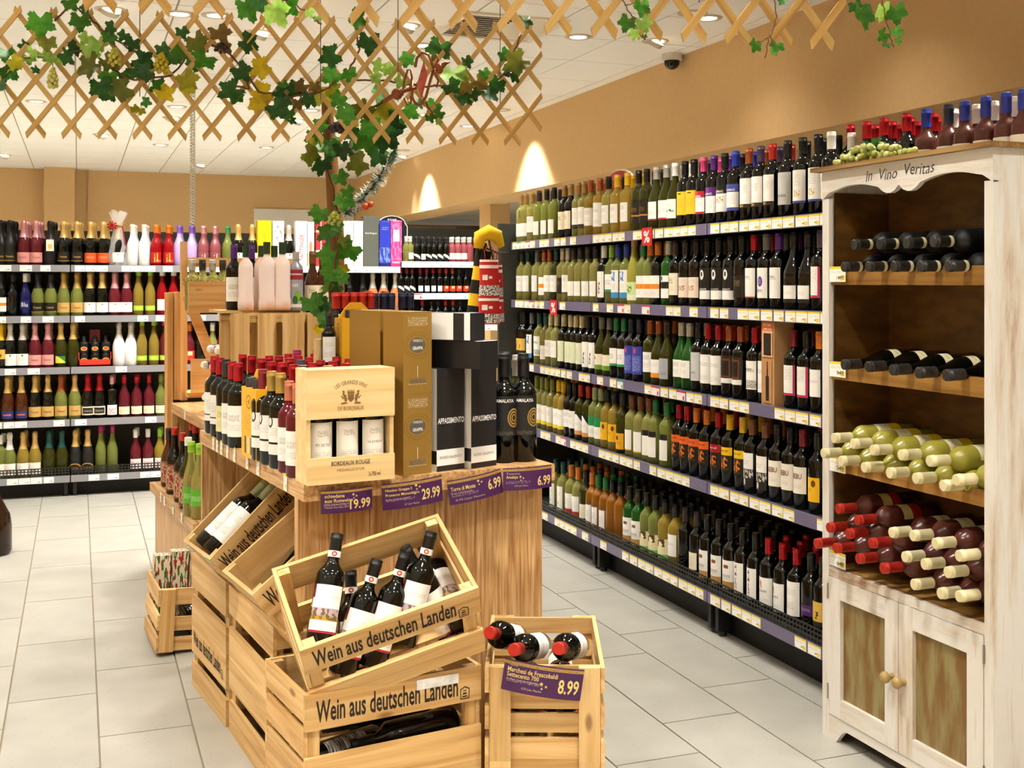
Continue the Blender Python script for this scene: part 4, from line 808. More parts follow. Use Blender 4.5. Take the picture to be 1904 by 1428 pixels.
crate('big tilted lettered crate on top of the front stack holding upright bottles', MC2, .46, .304, .226, long=((0, .078), (.142, .226)), ends=((.0, .06), (.082, .142), (.166, .226)), text=(-1,))
MS = corner_M((.29, 4.86), (-.18, .15), 94, 0) @ Matrix.Rotation(math.radians(3), 4, 'X')
crate('small pale crate standing alone on the floor beside the aisle tiles', TR(0, 0, .012) @ MS, .36, .30, .25, long=((0, .06), (.09, .15), (.185, .25)), ends=((.0, .055), (.08, .135), (.185, .25)), battens='out')
# bottles lying and leaning in the crates
def between(base, cap, kind, glass, cp, st_, label, group=None, name=None, face=None, cat='wine bottle', by_cap=False):
    if by_cap: base = Vector(cap) + (Vector(base) - Vector(cap)).normalized() * PROF[kind][0]
    z = (Vector(cap) - Vector(base)).normalized(); f = Vector(face) if face is not None else Vector((0, 0, CAMZ)) - Vector(base)
    y = -(f - z * f.dot(z)).normalized(); x = y.cross(z)
    M = Matrix(((x.x, y.x, z.x, base[0]), (x.y, y.y, z.y, base[1]), (x.z, y.z, z.z, base[2]), (0, 0, 0, 1)))
    return bottle(kind, glass, cp, st_, label, group, M=M, name=name, cat=cat)
GCR = 'bottles in the tilted front crate'
def ringband(o, kind='bx'):
    h, R, pr, rn, cz = PROF[kind]
    mb = MB(); mb.lathe([[(rn + .0024, cz + .002), (rn + .0024, cz + .018)]], 16); b = obj('neck_band', mb.mesh('neck_band', mat('neck_band_white', '#efece6', .4)), o)
    mb = MB(); patch(mb, rn + .003, cz + .002, cz + .018, .5, 5); obj('seal', mb.mesh('seal', print_mat('seal_red', '#efece6', [('dot', .5, .5, .42, 1, '#b8331c'), ('dot', .5, .5, .2, 1, '#e8d0b0')])), o)
for (bx_, by_, db), (cx_, cy_, dc), lb in (((592, 1212, 2.97), (628, 992, 3.07), 'nearest the left corner'), ((640, 1240, 3.0), (702, 1040, 3.08), 'second from the left corner'), ((692, 1236, 3.02), (754, 1028, 3.09), 'third from the left corner'), ((745, 1205, 3.05), (803, 988, 3.11), 'beside the right end slats')):
    ringband(between(at(bx_, by_, db), at(cx_, cy_, dc), 'bx', 'd', 'black', 'vy', 'dark bottle with vineyard label in the tilted front crate, ' + lb, GCR, name='bordeaux_bottle', by_cap=lb != 'lying at the end'))
for (bx_, by_, db), (cx_, cy_, dc), lb in (((655, 1195, 3.10), (652, 1060, 3.16), 'half hidden'), ((815, 1135, 3.11), (752, 1016, 3.10), 'leaning backwards'), ((862, 1162, 3.06), (802, 1048, 3.2), 'lying at the end')):
    ringband(between(at(bx_, by_, db), at(cx_, cy_, dc), 'bx', 'd', 'black', 'vy', 'dark bottle with vineyard label in the tilted front crate, ' + lb, GCR, name='bordeaux_bottle', by_cap=lb != 'lying at the end'))
M_ = corner_M((.519, 2.838), (-L1_ / 2, -W1_ / 2), 8.5, .246)
between(M_ @ Vector((-.20, -.09, .055)), M_ @ Vector((.08, -.02, .060)), 'bx', 'd', 'black', 'bar', 'dark bottle with barcode back label lying in the front crate', name='bordeaux_bottle', face=(-.2, -1, .15))
between(M_ @ Vector((.20, -.085, .085)), M_ @ Vector((-.08, -.095, .075)), 'bx', 'd', 'black', 'no', 'dark bottle with cream neck ring lying across the front crate', name='bordeaux_bottle')
between(M_ @ Vector((.19, .06, .06)), M_ @ Vector((-.1, .09, .06)), 'bx', 'd', 'black', 'no', 'dark bottle lying deepest inside the front crate', name='bordeaux_bottle')
GR_ = 'red-capped bottles in the pale crate'
for b_, c_, lb in (((1003, 1200, 3.28), (955, 1208, 3.0), 'in the middle of the pale crate'), ((1072, 1200, 3.28), (1038, 1206, 3.0), 'on the aisle side of the pale crate'), ((955, 1185, 3.3), (910, 1176, 3.05), 'in the corner of the pale crate beside the tilted crate')):
    between(at(*b_), at(*c_), 'bx', 'd', 'bred', 'fre', 'dark bottle with red cap ' + lb, GR_, name='bordeaux_bottle', by_cap=True)
MRc = corner_M((1.0, 2.885), (-RL / 2, RW / 2), 68.5, .246)
for (x0, y0, z0), (x1, y1, z1), lb in (((.17, .095, .055), (-.13, .09, .055), 'on the crate floor next to the tilted crate'), ((.17, .0, .055), (-.13, .005, .055), 'on the crate floor in the middle'), ((.17, -.095, .055), (-.13, -.09, .055), 'on the crate floor at the aisle side'), ((-.15, .04, .12), (.14, .05, .15), 'turned round under the upper ones'), ((.18, -.05, .13), (-.11, -.045, .16), 'squeezed between the upper ones')):
    between(MRc @ Vector((x0, y0, z0)), MRc @ Vector((x1, y1, z1)), 'bx', 'd', 'bred', 'fre', 'red-capped bottle in the pale crate, ' + lb, GR_, name='bordeaux_bottle')
between(MT1 @ Vector((-.165, .085, .205)), MT1 @ Vector((.15, .08, .2)), 'bx', 'd', 'sage', 'rho', 'dark bottle with pale green cap, far one in the tilted lettered crate', 'bottles in the tilted side crates', name='bordeaux_bottle', face=MT1.to_3x3() @ Vector((0, -.6, 1)))
between(MT1 @ Vector((-.165, .0, .2)), MT1 @ Vector((.15, .0, .2)), 'bx', 'd', 'sage', 'rho', 'dark bottle with pale green cap, near one in the tilted lettered crate', 'bottles in the tilted side crates', name='bordeaux_bottle', face=MT1.to_3x3() @ Vector((0, -.6, 1)))
between(MT1 @ Vector((-.10, -.085, .17)), MT1 @ Vector((.19, -.07, .17)), 'bx', 'r', 'silver', 'fre', 'rose bottle with silver cap at the near slat of the tilted crate', 'bottles in the tilted side crates', face=MT1.to_3x3() @ Vector((0, -.6, 1)))
between(MT2 @ Vector((.14, -.06, .06)), MT2 @ Vector((-.14, -.05, .05)), 'bx', 'c', 'silver', 'fz', 'clear bottle with pink print in the nearly empty tilted crate', 'bottles in the tilted side crates', face=MT2.to_3x3() @ Vector((0, -.6, 1)), name='clear_bottle')
between(MT1 @ Vector((.12, -.235, .05)), MT1 @ Vector((-.13, -.2, .02)), 'bx', 'd', 'tan', 'no', 'dark bottle with tan capsule wedged between the two tilted crates', 'bottles in the tilted side crates', name='bordeaux_bottle')
for k, (yy, xx) in enumerate(((.06, .02), (-.06, .0))):
    for nm, c0, LL, a_ in (('near', (.537, 3.446), LNL, 96.6), ('far', (.468, 4.02), LFL, 98.)):
        for z in (0, .246):
            Mx = corner_M(c0, (-LL / 2, W1_ / 2), a_, z)
            between(Mx @ Vector((-.17 + .04 * k, yy + .04, .055)), Mx @ Vector((.12 + .04 * k, yy - .02, .06)), 'bx', 'd', 'tan' if k else 'black', 'wm', f"dark bottle lying in the {'upper' if z else 'lower'} {nm} side crate, {'tan' if k else 'black'} cap", 'bottles lying in the side crates', name='bordeaux_bottle', face=(-1, -.2, .2))
Mx = TR(0, 0, .012) @ MS
for k, (y0, zz) in enumerate(((.05, .055), (-.06, .055), (.0, .13))):
    between(Mx @ Vector((-.15, y0, zz)), Mx @ Vector((.14, y0 + .01, zz)), 'bx', 'd', 'black', 'no', f"dark bottle lying {['on the outer side', 'on the inner side', 'on top'][k]} in the small pale floor crate", 'bottles in the small floor crate', name='bordeaux_bottle')
for k in range(4):
    t = thing('tea_box', ['tall green and red festive box at the outer rim of the floor crate', 'green festive box behind the floor crate rim, second from outside', 'red festive box leaning on the table side behind the floor crate', 'short festive box with red print in front of the others in the crate'][k], 'gift box', M=Mx @ TR((.12, .12, .015), (.12, .04, .015), (.12, -.05, .015), (.03, -.02, .19))[0] if False else Mx @ TR([(.12, .10, .015), (.12, .03, .015), (.12, -.045, .015), (.05, -.06, .17)][k]) @ RZ(90 + 4 * k))
    h = [.315, .33, .34, .10][k]
    MB().box(-.034, .034, -.03, .03, 0, h).build('carton', print_mat('festive_%d' % k, ['#1f7a3a', '#2a8a3c', '#c9a868', '#b88a4a'][k], [('blot', 0, 1, 0, 1, '#b5241c', 4 + k), ('blot', 0, 1, 0, 1, '#efe6cc', 6.3 + k)]), t)
# ------------------------------------------------------------------ things on the front table
def frame_from(BL, BR, z=ZT):
    p0, p1 = onz(BL[0], BL[1], z), onz(BR[0], BR[1], z); v = p1 - p0; w = v.length; a = math.atan2(v.y, v.x)
    d = p0.x * SA + p0.y * CA
    return TR(p0.x, p0.y, z) @ Matrix.Rotation(a, 4, 'Z'), w, d
BOXW = wood('box_pine', '#d9b577', '#e6c68c', '#efd6a2', axis=0, scale=.9, rough=.5, vary=.04, knots=False, bump=.05)
inkb = mat('burnt_brown', '#7a5a2a', .7); inkk = mat('box_ink', '#2c2216', .7)
Mb, bwid, bd = frame_from((571.5, 904), (734, 890)); bh = 215 * bd / F; bdp = .105
wbx = thing('wine_gift_box', 'open-fronted pine box with three bottles and a burnt crest', 'wine box', M=Mb)
MB().box(0, bwid, 0, .009, .0, .074).build('front_rail', BOXW, wbx)
MB().box(0, bwid, 0, .009, bh * .57, bh).build('front_panel', BOXW, wbx)
MB().box(.0, .012, .009, bdp, 0, bh).build('side_panel', BOXW, wbx); MB().box(bwid - .012, bwid, .009, bdp, 0, bh).build('side_panel', BOXW, wbx)
MB().box(.012, bwid - .012, .009, bdp, 0, .01).build('base', BOXW, wbx); MB().box(.012, bwid - .012, bdp - .008, bdp, .01, bh).build('back_panel', BOXW, wbx); MB().box(.012, bwid - .012, .009, bdp - .008, bh - .012, bh).build('top', BOXW, wbx)
def arcfn(R0):
    return lambda x, z: ((R0 + z) * math.sin(x / R0), 0, (R0 + z) * math.cos(x / R0) - R0)
cxb = bwid / 2 - .003
obj('lettering', text_mesh('grands', .10, .0115, inkb, arcfn(.085)), wbx, loc=(cxb, -.0008, bh * .885)); obj('lettering', text_mesh('debord', .078, .0115, inkb), wbx, loc=(cxb, -.0008, bh * .655))
obj('lettering', text_mesh('rouge', .115, .0125, inkk), wbx, loc=(cxb, -.0008, .056)); obj('lettering', text_mesh('med', .082, .008, inkb), wbx, loc=(cxb, -.0008, .037)); obj('lettering', text_mesh('750', .036, .012, inkk), wbx, loc=(bwid * .76, -.0008, .02))
mb = MB()   # burnt crest: shield, crown, two beasts
def flat(poly):
    b = len(mb.v); mb.v += [(x, 0, z) for x, z in poly]; mb.face([b + k for k in range(len(poly))])
flat([(-.009, .004), (.009, .004), (.009, -.010), (0, -.018), (-.009, -.010)])
for k in range(5): flat([(-.010 + .004 * k, .008), (-.006 + .004 * k, .008), (-.008 + .004 * k + (k - 2) * .001, .019)])
flat([(-.011, .0055), (.011, .0055), (.011, .0078), (-.011, .0078)])
for s in (-1, 1):
    for pts in ([(.011, -.008), (.017, .004), (.022, .010), (.025, .006), (.021, -.004), (.018, -.016), (.012, -.016)], [(.017, .010), (.022, .016), (.026, .013), (.023, .008)], [(.012, .002), (.017, .003), (.016, .000), (.012, -.001)], [(.021, -.006), (.029, .002), (.030, .000), (.023, -.010)], [(.008, -.021), (.028, -.024), (.030, -.020), (.018, -.017)]):
        flat([(s * x, z) for x, z in (pts if s > 0 else pts[::-1])])
mb.build('crest', inkb, wbx).location = (cxb, -.0008, bh * .765)
for k, (st_, key) in enumerate((('pal', 'pey'), ('pal', None), ('pal', 'joy'))):
    o = bottle('bx', 'd', 'black', 'pal', ['dark bottle at the vine side of the open pine box', 'dark middle bottle of the open pine box', 'dark bottle at the carton side of the open pine box'][k], 'bottles in the open pine box', M=Mb @ TR(bwid * (.2 + .3 * k), .054, .011) @ Matrix.Scale(min(1, (bh - .03) / .3), 4), name='bordeaux_bottle')
    mb2 = MB(); patch(mb2, .0384, .018, .043, 1.1, 8); ob = obj('lower_label', mb2.mesh('lower_label', mat('strip_%d' % k, ['#2a2420', '#16130f', '#4a2a20'][k], .5)), o)
    mb2 = MB(); mb2.v = []; patch(mb2, .0392, .02, .041, .25, 6); obj('seal', mb2.mesh('seal', print_mat('medal', '#16130f', [('dot', .5, .5, .48, 1, '#efece4')])), o)
    if key: obj('lettering', text_mesh(key, .045, .0085, inkd, lambda x, z: (.0386 * math.sin(x / .0386), -.0386 * math.cos(x / .0386), z)), o, loc=(0, 0, .1))
# golden cartons
GOLDC = mat('gold_carton', '#9a7634', .38, .35)
gfront = print_mat('gold_carton_print', '#a07c38', [tx(.84, .95, '#efe6cc', .15, .85, 30, 46), ('ring', .5, .60, .13, .34, '#8a682a', .004), ('ring', .5, .60, .16, .34, '#8a682a', .004), ('dot', .5, .60, .095, .34, '#6f675a'), tx(.10, .12, '#efe6cc', .18, .82, 24, 50), ('rect', .49, .51, .2, .34, '#efe6cc')], .38, .3)
inkg = mat('ink_grey_metal', '#6d6f74', .4, .3)
def gold_carton(label, M, w, h):
    t = thing('grappa_carton', label, 'gift box', M=M)
    MB().box(0, w, 0, w, 0, h - .004, mi=[0, 0, 1, 0, 0, 0]).build('carton', [GOLDC, gfront], t); MB().box(-.001, w + .001, .0, w + .001, h - .004, h).build('lid_flap', GOLDC, t)
    obj('lettering', text_mesh('nonino', w * .42, .0135, inkg), t, loc=(w / 2, -.0008, h * .60)); obj('lettering', text_mesh('grappa', w * .36, .010, inkw), t, loc=(w / 2, -.0008, h * .553)); obj('lettering', text_mesh('prosecco', w * .34, .007, inkw), t, loc=(w / 2, -.0008, h * .645)); obj('lettering', text_mesh('nonino', w * .55, .0145, inkg), t, loc=(w / 2, -.0008, h * .15))
Mn, nw, nd = frame_from((750, 886), (802.6, 879)); nh = 153 * nd / F
gold_carton('lower gold grappa carton of the front stack on the table', Mn, nw, nh); gold_carton('upper gold grappa carton stacked at the front of the table', Mn @ TR(0, 0, nh), nw, nh)
for k, (px, dd) in enumerate(((707, .105), (684, .21))):
    P = at(px, 600, nd + dd); Mq = Mn.copy(); Mq.translation = (P.x, P.y, ZT)
    gold_carton(['lower gold carton behind the front gold stack', 'lower gold carton of the rearmost gold stack'][k], Mq, nw, nh); gold_carton(['upper gold carton just behind the front gold stack', 'upper gold carton of the rearmost gold stack beside the yellow carrier'][k], Mq @ TR(0, 0, nh), nw, nh)
# black and white cartons
BLK = mat('black_carton', '#1d1c1e', .45); afr = print_mat('black_carton_print', '#1f1d1e', [('band', .055, .21, '#efeeea')], .45); asd = print_mat('black_carton_side', '#eeece8', [('band', .07, .2, '#1d1c1e')], .45)
def app_carton(label, M, w, h, upright=True):
    t = thing('wine_carton', label, 'gift box', M=M)
    MB().box(0, w, 0, w, 0, h, mi=[0, 0, 1, 0, 0, 2]).build('carton', [BLK, afr, asd], t)
    obj('lettering', text_mesh('appas', w * .94, .017, inkw), t, loc=(w / 2 + .001, -.0008, h * .49)); obj('lettering', text_mesh('rosso', w * .78, .008, mat('ink_midgrey', '#6a6660', .6)), t, loc=(w / 2, -.0008, h * .135))
Ma, aw, ad_ = frame_from((812, 878), (863.5, 871)); ah = 192 * ad_ / F
app_carton('upright black and white carton beside the gold cartons', Ma, aw, ah)
Ma2, aw2, ad2 = frame_from((876, 872), (923, 865)); app_carton('upright black and white carton beside the tall dark bottles', Ma2, aw2, ah)
pz = ZT + ah + .002
p = ray_plane(892, 681, (0, 0, pz), (0, 0, 1)) if False else at(892, 681, 3.42)
lay = lambda px, d, z, yaw: TR(at(px, 600, d).x, at(px, 600, d).y, z) @ RZ(yaw) @ Matrix.Rotation(-math.pi / 2, 4, 'Y') @ TR(0, 0, 0)
app_carton('black carton lying across the two upright black cartons', lay(893, 3.40, pz, -58) @ TR(.082, .082, 0) @ RZ(180), .082, .30)
app_carton('topmost black and white carton lying askew on the black cartons', lay(874, 3.42, pz + .084, -52) @ TR(.08, 0, 0) @ RZ(90), .080, .30)
# tall dark bottles with gold ring labels
for k, (px, py) in enumerate(((936.5, 858), (973, 856))):
    P = onz(px, py, ZT); P.z = ZT
    o = bottle('bx', 'd', 'black', 'am', ['tall dark bottle with gold rings beside the black cartons', 'tall dark bottle with gold rings at the table corner'][k], 'tall dark bottles at the table corner', M=TR(P) @ RZ(-14) @ Matrix.Scale(1.13, 4), name='bordeaux_bottle')
    obj('lettering', text_mesh('amal', .052, .0095, inkw, lambda x, z: (.0385 * math.sin(x / .0385), -.0385 * math.cos(x / .0385), z)), o, loc=(0, 0, .172))
P = onz(938, 846, ZT); bottle('bx', 'd', 'black', 'am', 'tall dark bottle hidden behind the black carton and its twin', 'tall dark bottles at the table corner', M=TR(P) @ RZ(-14) @ Matrix.Scale(1.12, 4), name='bordeaux_bottle')
P = onz(962, 842, ZT); bottle('bx', 'o', 'silver', 'wm', 'silver-capped bottle peeping out behind the two tall dark bottles', None, M=TR(P) @ Matrix.Scale(1.08, 4))
# bottles along the table's left edge, then the block of red caps
GB = 'red-capped bottles crowded on the display table'
edge = [(399, 804, 'red', 'bx1'), (409.5, 811, 'red', 'bx1'), (421, 818, 'dark', 'bx2'), (432, 825, 'red', 'bx3'), (443, 831, 'red', 'bx3'), (489, 855, 'darkred', 'bx4'), (505, 862, 'gold', 'bx4'), (522, 869, 'gold', 'bx4'), (538, 877, 'salmon', 'bx3'), (553, 886, 'salmon', 'bx3')]
for k, (px, py, cp, st_) in enumerate(edge):
    P = onz(px, py, ZT); sc = .96 if cp != 'salmon' else .9
    g_ = 'd' if cp != 'salmon' else 'r'
    bottle('bx', g_, cp, st_, f"{gdesc(g_, 'bx')} bottle, {cp} cap, {ordw(k + 1)} from the far end along the table edge", GB, M=TR(P) @ RZ(-35 + random.uniform(-8, 8)) @ Matrix.Scale(sc, 4), name='bordeaux_bottle')
bs = [b_for(MG, .045, px) for px in (399, 409, 420, 431, 443)]
n = 0
for r in range(1, 6):
    for k in range(6):
        b = .50 + k * .135 + (r % 2) * .05; a = .045 + r * .088
        if b > 1.25 or (a > .4 and b < .8): continue
        cp = 'red' if random.random() < .84 else random.choice(('dark', 'plum')); n += 1
        bottle('bx', 'd', cp, None, f"dark bottle, {cp} cap, {ordw(k + 1)} from front, {ordw(r)} file behind the table edge file", GB, M=MG @ TR(a, b, ZT) @ Matrix.Scale(.96 + .03 * random.random(), 4), name='bordeaux_bottle')
for k, (a, b, cp) in enumerate(((.10, .36, 'gold'), (.13, .44, 'goldtop'), (.16, .30, 'gold'), (.2, .4, 'tan'))):
    bottle('bx', 'd', cp, None, f"dark bottle, {cp.replace('goldtop', 'black')} cap, {ordw(k + 1)} just behind the pine box", GB, M=MG @ TR(a, b, ZT), name='bordeaux_bottle')
for k in range(3):
    bottle('bx', 'd', 'magenta', None, f"magenta-capped bottle behind the red caps, {ordw(k + 1)} towards the vine post", 'magenta-capped bottles on the table', M=MG @ TR(.36 + .08 * k, 1.28, ZT), name='bordeaux_bottle')
# yellow carriers
YEL = print_mat('yellow_carrier_face', '#f0b322', [('ring', .5, .8, .09, .6, '#9a6a10', .012), ('dot', .5, .8, .035, .6, '#9a6a10'), tx(.38, .62, '#c48a1a', .2, .8, 12, 26), ('rect', .22, .32, .06, .3, '#3a1a14'), ('rect', .42, .52, .06, .3, '#e8dcc0'), ('rect', .62, .72, .06, .3, '#3a1a24')]); YEL2 = mat('yellow_board', '#efae1c', .5)
def carrier(label, M, w, dp, h):
    t = thing('bottle_carrier', label, 'gift carrier', M=M)
    MB().box(0, w, 0, dp, 0, h, mi=[0, 0, 1, 0, 0, 1]).build('carton', [YEL2, YEL], t)
    mb = MB()
    for y0 in (.0, dp - .003):
        pass
    pts = [(0, h), (.18 * w, h + .035), (.35 * w, h + .058), (.65 * w, h + .058), (.82 * w, h + .035), (w, h), (.78 * w, h), (.66 * w, h + .032), (.34 * w, h + .032), (.22 * w, h)]
    mb.prism(pts, dp * .44, dp * .56); mb.build('handle', YEL2, t)
    for s in (.27, .73): bp = MB().lathe([[(.0165, h - .02), (.0165, h + .028), (.015, h + .03)]], 14, M=TR(w * s, dp * .25, 0)).disc(.015, h + .03, 14, M=TR(w * s, dp * .25, 0)).build('bottle_top', capm('dark'), t)
P = onz(452, 846, ZT)
p0, p1 = onz(476, 858, ZT), onz(449, 846, ZT)
Mc = TR(p1.x, p1.y, ZT) @ Matrix.Rotation(math.atan2((p0 - p1).y, (p0 - p1).x), 4, 'Z')
carrier('yellow bottle carrier with handle at the table edge among dark bottles', Mc, (p0 - p1).length, .075, .225)
MRi = MG @ TR(.54, 1.14, ZT); RH = .235
crate('upturned wooden riser crate at the rear of the front table', MRi @ TR(0, 0, RH) @ Matrix.Rotation(math.pi, 4, 'X'), .5, .33, RH)
MRt = MRi @ TR(0, 0, RH + .001)
def on_riser(px, b):
    lo, hi = -.6, .6
    for _ in range(40):
        mid = (lo + hi) / 2
        if pxof(MRt @ Vector((mid, b, 0))) < px: lo = mid
        else: hi = mid
    return TR(lo, b, 0)
carrier('yellow bottle carrier standing on the riser behind the gold cartons', MRt @ on_riser(636, -.155) @ RZ(2), .14, .08, .195)
t = thing('wooden_gift_case', 'slim pale wooden case below the vine on the riser', 'wine box', M=MRt @ on_riser(592, -.1))
MB().box(0, .035, 0, .06, 0, .115).build('case', BOXW, t); MB().box(-.001, .036, -.003, 0, .004, .112).build('sliding_lid', BOXW, t)
for k, px in enumerate((611, 624)): bottle('bx', 'd', 'dark', 'rho', ['dark bottle with long cream label left of the yellow carrier', 'dark bottle with long cream label touching the yellow carrier'][k], None, M=MRt @ on_riser(px, -.12 + .06 * k) @ RZ(-10) @ Matrix.Scale(.72, 4), name='bordeaux_bottle')
GRC = 'screw-capped bottles on the riser crate'
for k in range(5): bottle('bx', 'd', 'bred', None, f"scarlet-capped bottle on the riser crate, {ordw(k + 1)} right of the vine leaves", GRC, M=MRt @ on_riser(625 + 16 * k, .0) @ Matrix.Diagonal((1.06, 1.06, .965, 1)), name='bordeaux_bottle')
for k, px in enumerate((696, 713, 727, 748, 762)): bottle('bx', 'd', 'navy', None, f"navy-capped bottle on the riser crate, {ordw(k + 1)} from the scarlet ones", GRC, M=MRt @ on_riser(px, .03) @ Matrix.Diagonal((1.06, 1.06, .955, 1)), name='bordeaux_bottle')
for k, px in enumerate((684, 716)): bottle('bx', 'd', 'copper', None, f"copper-capped bottle at the back of the riser crate, {ordw(k + 1)} of two", GRC, M=MRt @ on_riser(px, .11) @ Matrix.Diagonal((1, 1, .98, 1)), name='bordeaux_bottle')
# purple offer cards
PUR = print_mat('offer_card', '#471a50', [('band', .85, .95, '#b08c42'), ('text', .03, .97, .87, .93, '#6a4a2a', 40, 20), ('text', .05, .5, .3, .42, '#a890a0', 26, 24)], .4)
inky = mat('offer_gold', '#e2c878', .45); inkl = mat('offer_pale', '#cbb8a4', .5)
def star(mb, cx, cz, r):
    b = len(mb.v); mb.v += [((r if k % 2 == 0 else r * .42) * math.sin(math.pi * k / 5) + cx, 0, (r if k % 2 == 0 else r * .42) * math.cos(math.pi * k / 5) + cz) for k in range(10)]; mb.face([b + k for k in range(10)])
def offer(label, M, w, h, price, lines, bulge=.016, stars=(.55, .72)):
    t = thing('offer_card', label, 'price sign', M=M)
    cv = lambda x, z: (x, -bulge * (1 - (2 * x / w) ** 2), z)
    mb = MB(); n = 12
    for k in range(n + 1):
        x = -w / 2 + w * k / n
        for z in (-h / 2, h / 2): mb.v.append(cv(x, z))
    for k in range(n): mb.face((2 * k, 2 * k + 2, 2 * k + 3, 2 * k + 1), 0, [(k / n, 0), ((k + 1) / n, 0), ((k + 1) / n, 1), (k / n, 1)], True)
    mb.build('card', PUR, t)
    def put(key, x0, x1, z, hh, m_):
        xc = (x0 + x1) / 2 * w - w / 2
        vs, fs, asp = TXT[key]; me = bpy.data.meshes.new('lettering'); me.from_pydata([tuple(Vector(cv(xc + x * (x1 - x0) * w, (z - .5) * h + y * hh * h)) + Vector((0, -.0009, 0))) for x, y in vs], [], fs); me.materials.append(m_); me.update(); obj('lettering', me, t)
    put(price[0], price[1], price[2], price[3], price[4], inky)
    for l in lines: put(*l)
    mb = MB(); sx, sz = stars
    for dx, dz, r in ((-.03, .03, .075), (.03, -.04, .055), (-.02, -.12, .045)): star(mb, (sx + dx - .5) * w, (sz + dz - .5) * h, r * h)
    o = mb.build('star_print', inky, t); o.location = (0, -bulge - .0012, 0)
def card_pose(px, py, roll, off=.012):
    N = MG.to_3x3() @ Vector((0, -1, 0)); P = ray_plane(px, py, MG @ Vector((0, -off, 0)), N)
    return TR(P) @ RZ(6.5) @ Matrix.Rotation(math.radians(roll), 4, 'Y')
offer('purple offer card reading 19.99 at the left of the table front', card_pose(645, 929, -1), .152, .066, ('p1999', .52, .95, .33, .42), [('s1a', .06, .42, .74, .15, inky), ('s1b', .06, .58, .54, .15, inky), ('s1c', .06, .5, .38, .07, inkl), ('s1d', .06, .5, .26, .07, inkl)], stars=(.62, .72))
offer('purple offer card reading 29.99 below the gold cartons', card_pose(767, 916, -4), .188, .076, ('p2999', .62, .95, .42, .42), [('s2a', .05, .46, .72, .14, inky), ('s2b', .05, .58, .54, .14, inky), ('s2c', .05, .4, .37, .07, inkl), ('s2d', .33, .57, .14, .08, inkl)], stars=(.56, .78))
offer('purple offer card reading 6.99 with text of two words under black cartons', card_pose(884, 905, -8), .178, .074, ('p699', .70, .97, .5, .44), [('s3a', .04, .46, .62, .17, inky), ('s2c', .04, .4, .45, .08, inkl), ('s5d', .1, .62, .16, .08, inkl)], stars=(.55, .74))
offer('purple offer card reading 6.99 at the outer table corner', card_pose(981, 888, 0, .03), .166, .068, ('p699', .66, .96, .36, .44), [('s4a', .05, .26, .58, .17, inky), ('s5t', .05, .3, .75, .08, inkl), ('s5d', .2, .46, .2, .08, inkl)], stars=(.33, .58))
N5 = RZ(68.5).to_3x3() @ Vector((-1, 0, 0))
P5 = ray_plane(1009, 1263, Vector((1.0, 2.885, 0)) + N5 * .03, N5)
offer('purple offer card reading 8.99 clipped to the pale crate of red-capped bottles', TR(P5) @ RZ(-21.5) @ Matrix.Rotation(math.radians(8.5), 4, 'Y'), .208, .082, ('p899', .70, .96, .40, .46), [('s5a', .05, .68, .70, .15, inky), ('s5b', .05, .45, .54, .15, inky), ('s5c', .05, .47, .38, .07, inkl), ('s5d', .25, .5, .16, .08, inkl), ('s5t', .06, .17, .84, .06, inkl)], stars=(.52, .38))
# low ledge bottles
for k, (px, py, kind, g_, cp, st_, lb) in enumerate(((314, 903, 'bg', 'n', 'dark', 'gl', 'slim brown bottle with dark cap at the far end of the low ledge'), (325, 917, 'gw', 'd', 'bred', 'gl', 'mulled wine bottle with red cap and winter label, far one on the ledge'), (340, 932, 'gw', 'd', 'bred', 'gl', 'mulled wine bottle with red cap and winter label, near one on the ledge'), (350, 944, 'gw', 'o', 'white', 'gl', 'olive bottle squeezed between mulled wine and white wine on the ledge'),
        (356, 958, 'rs', 'w', 'lime', 'gn', 'clear white wine bottle with green cap, second on the low ledge'), (371, 964, 'rs', 'w', 'lime', 'gn', 'clear white wine bottle with green cap nearest the tilted crate'))):
    P = onz(px, py, .45); bottle(kind, g_, cp, st_, lb, 'bottles on the low wooden ledge', M=TR(P) @ RZ(-30) , name='mulled_wine_bottle' if kind == 'gw' else None)
for k, (px, py) in enumerate(((357, 905), (364, 912), (377, 922))):
    P = onz(px, py, .45); bottle('gw', 'd', 'bred', None, 'mulled wine bottle in the back file of the ledge, ' + ordw(k + 1) + ' of three', 'bottles on the low wooden ledge', M=TR(P), name='mulled_wine_bottle')
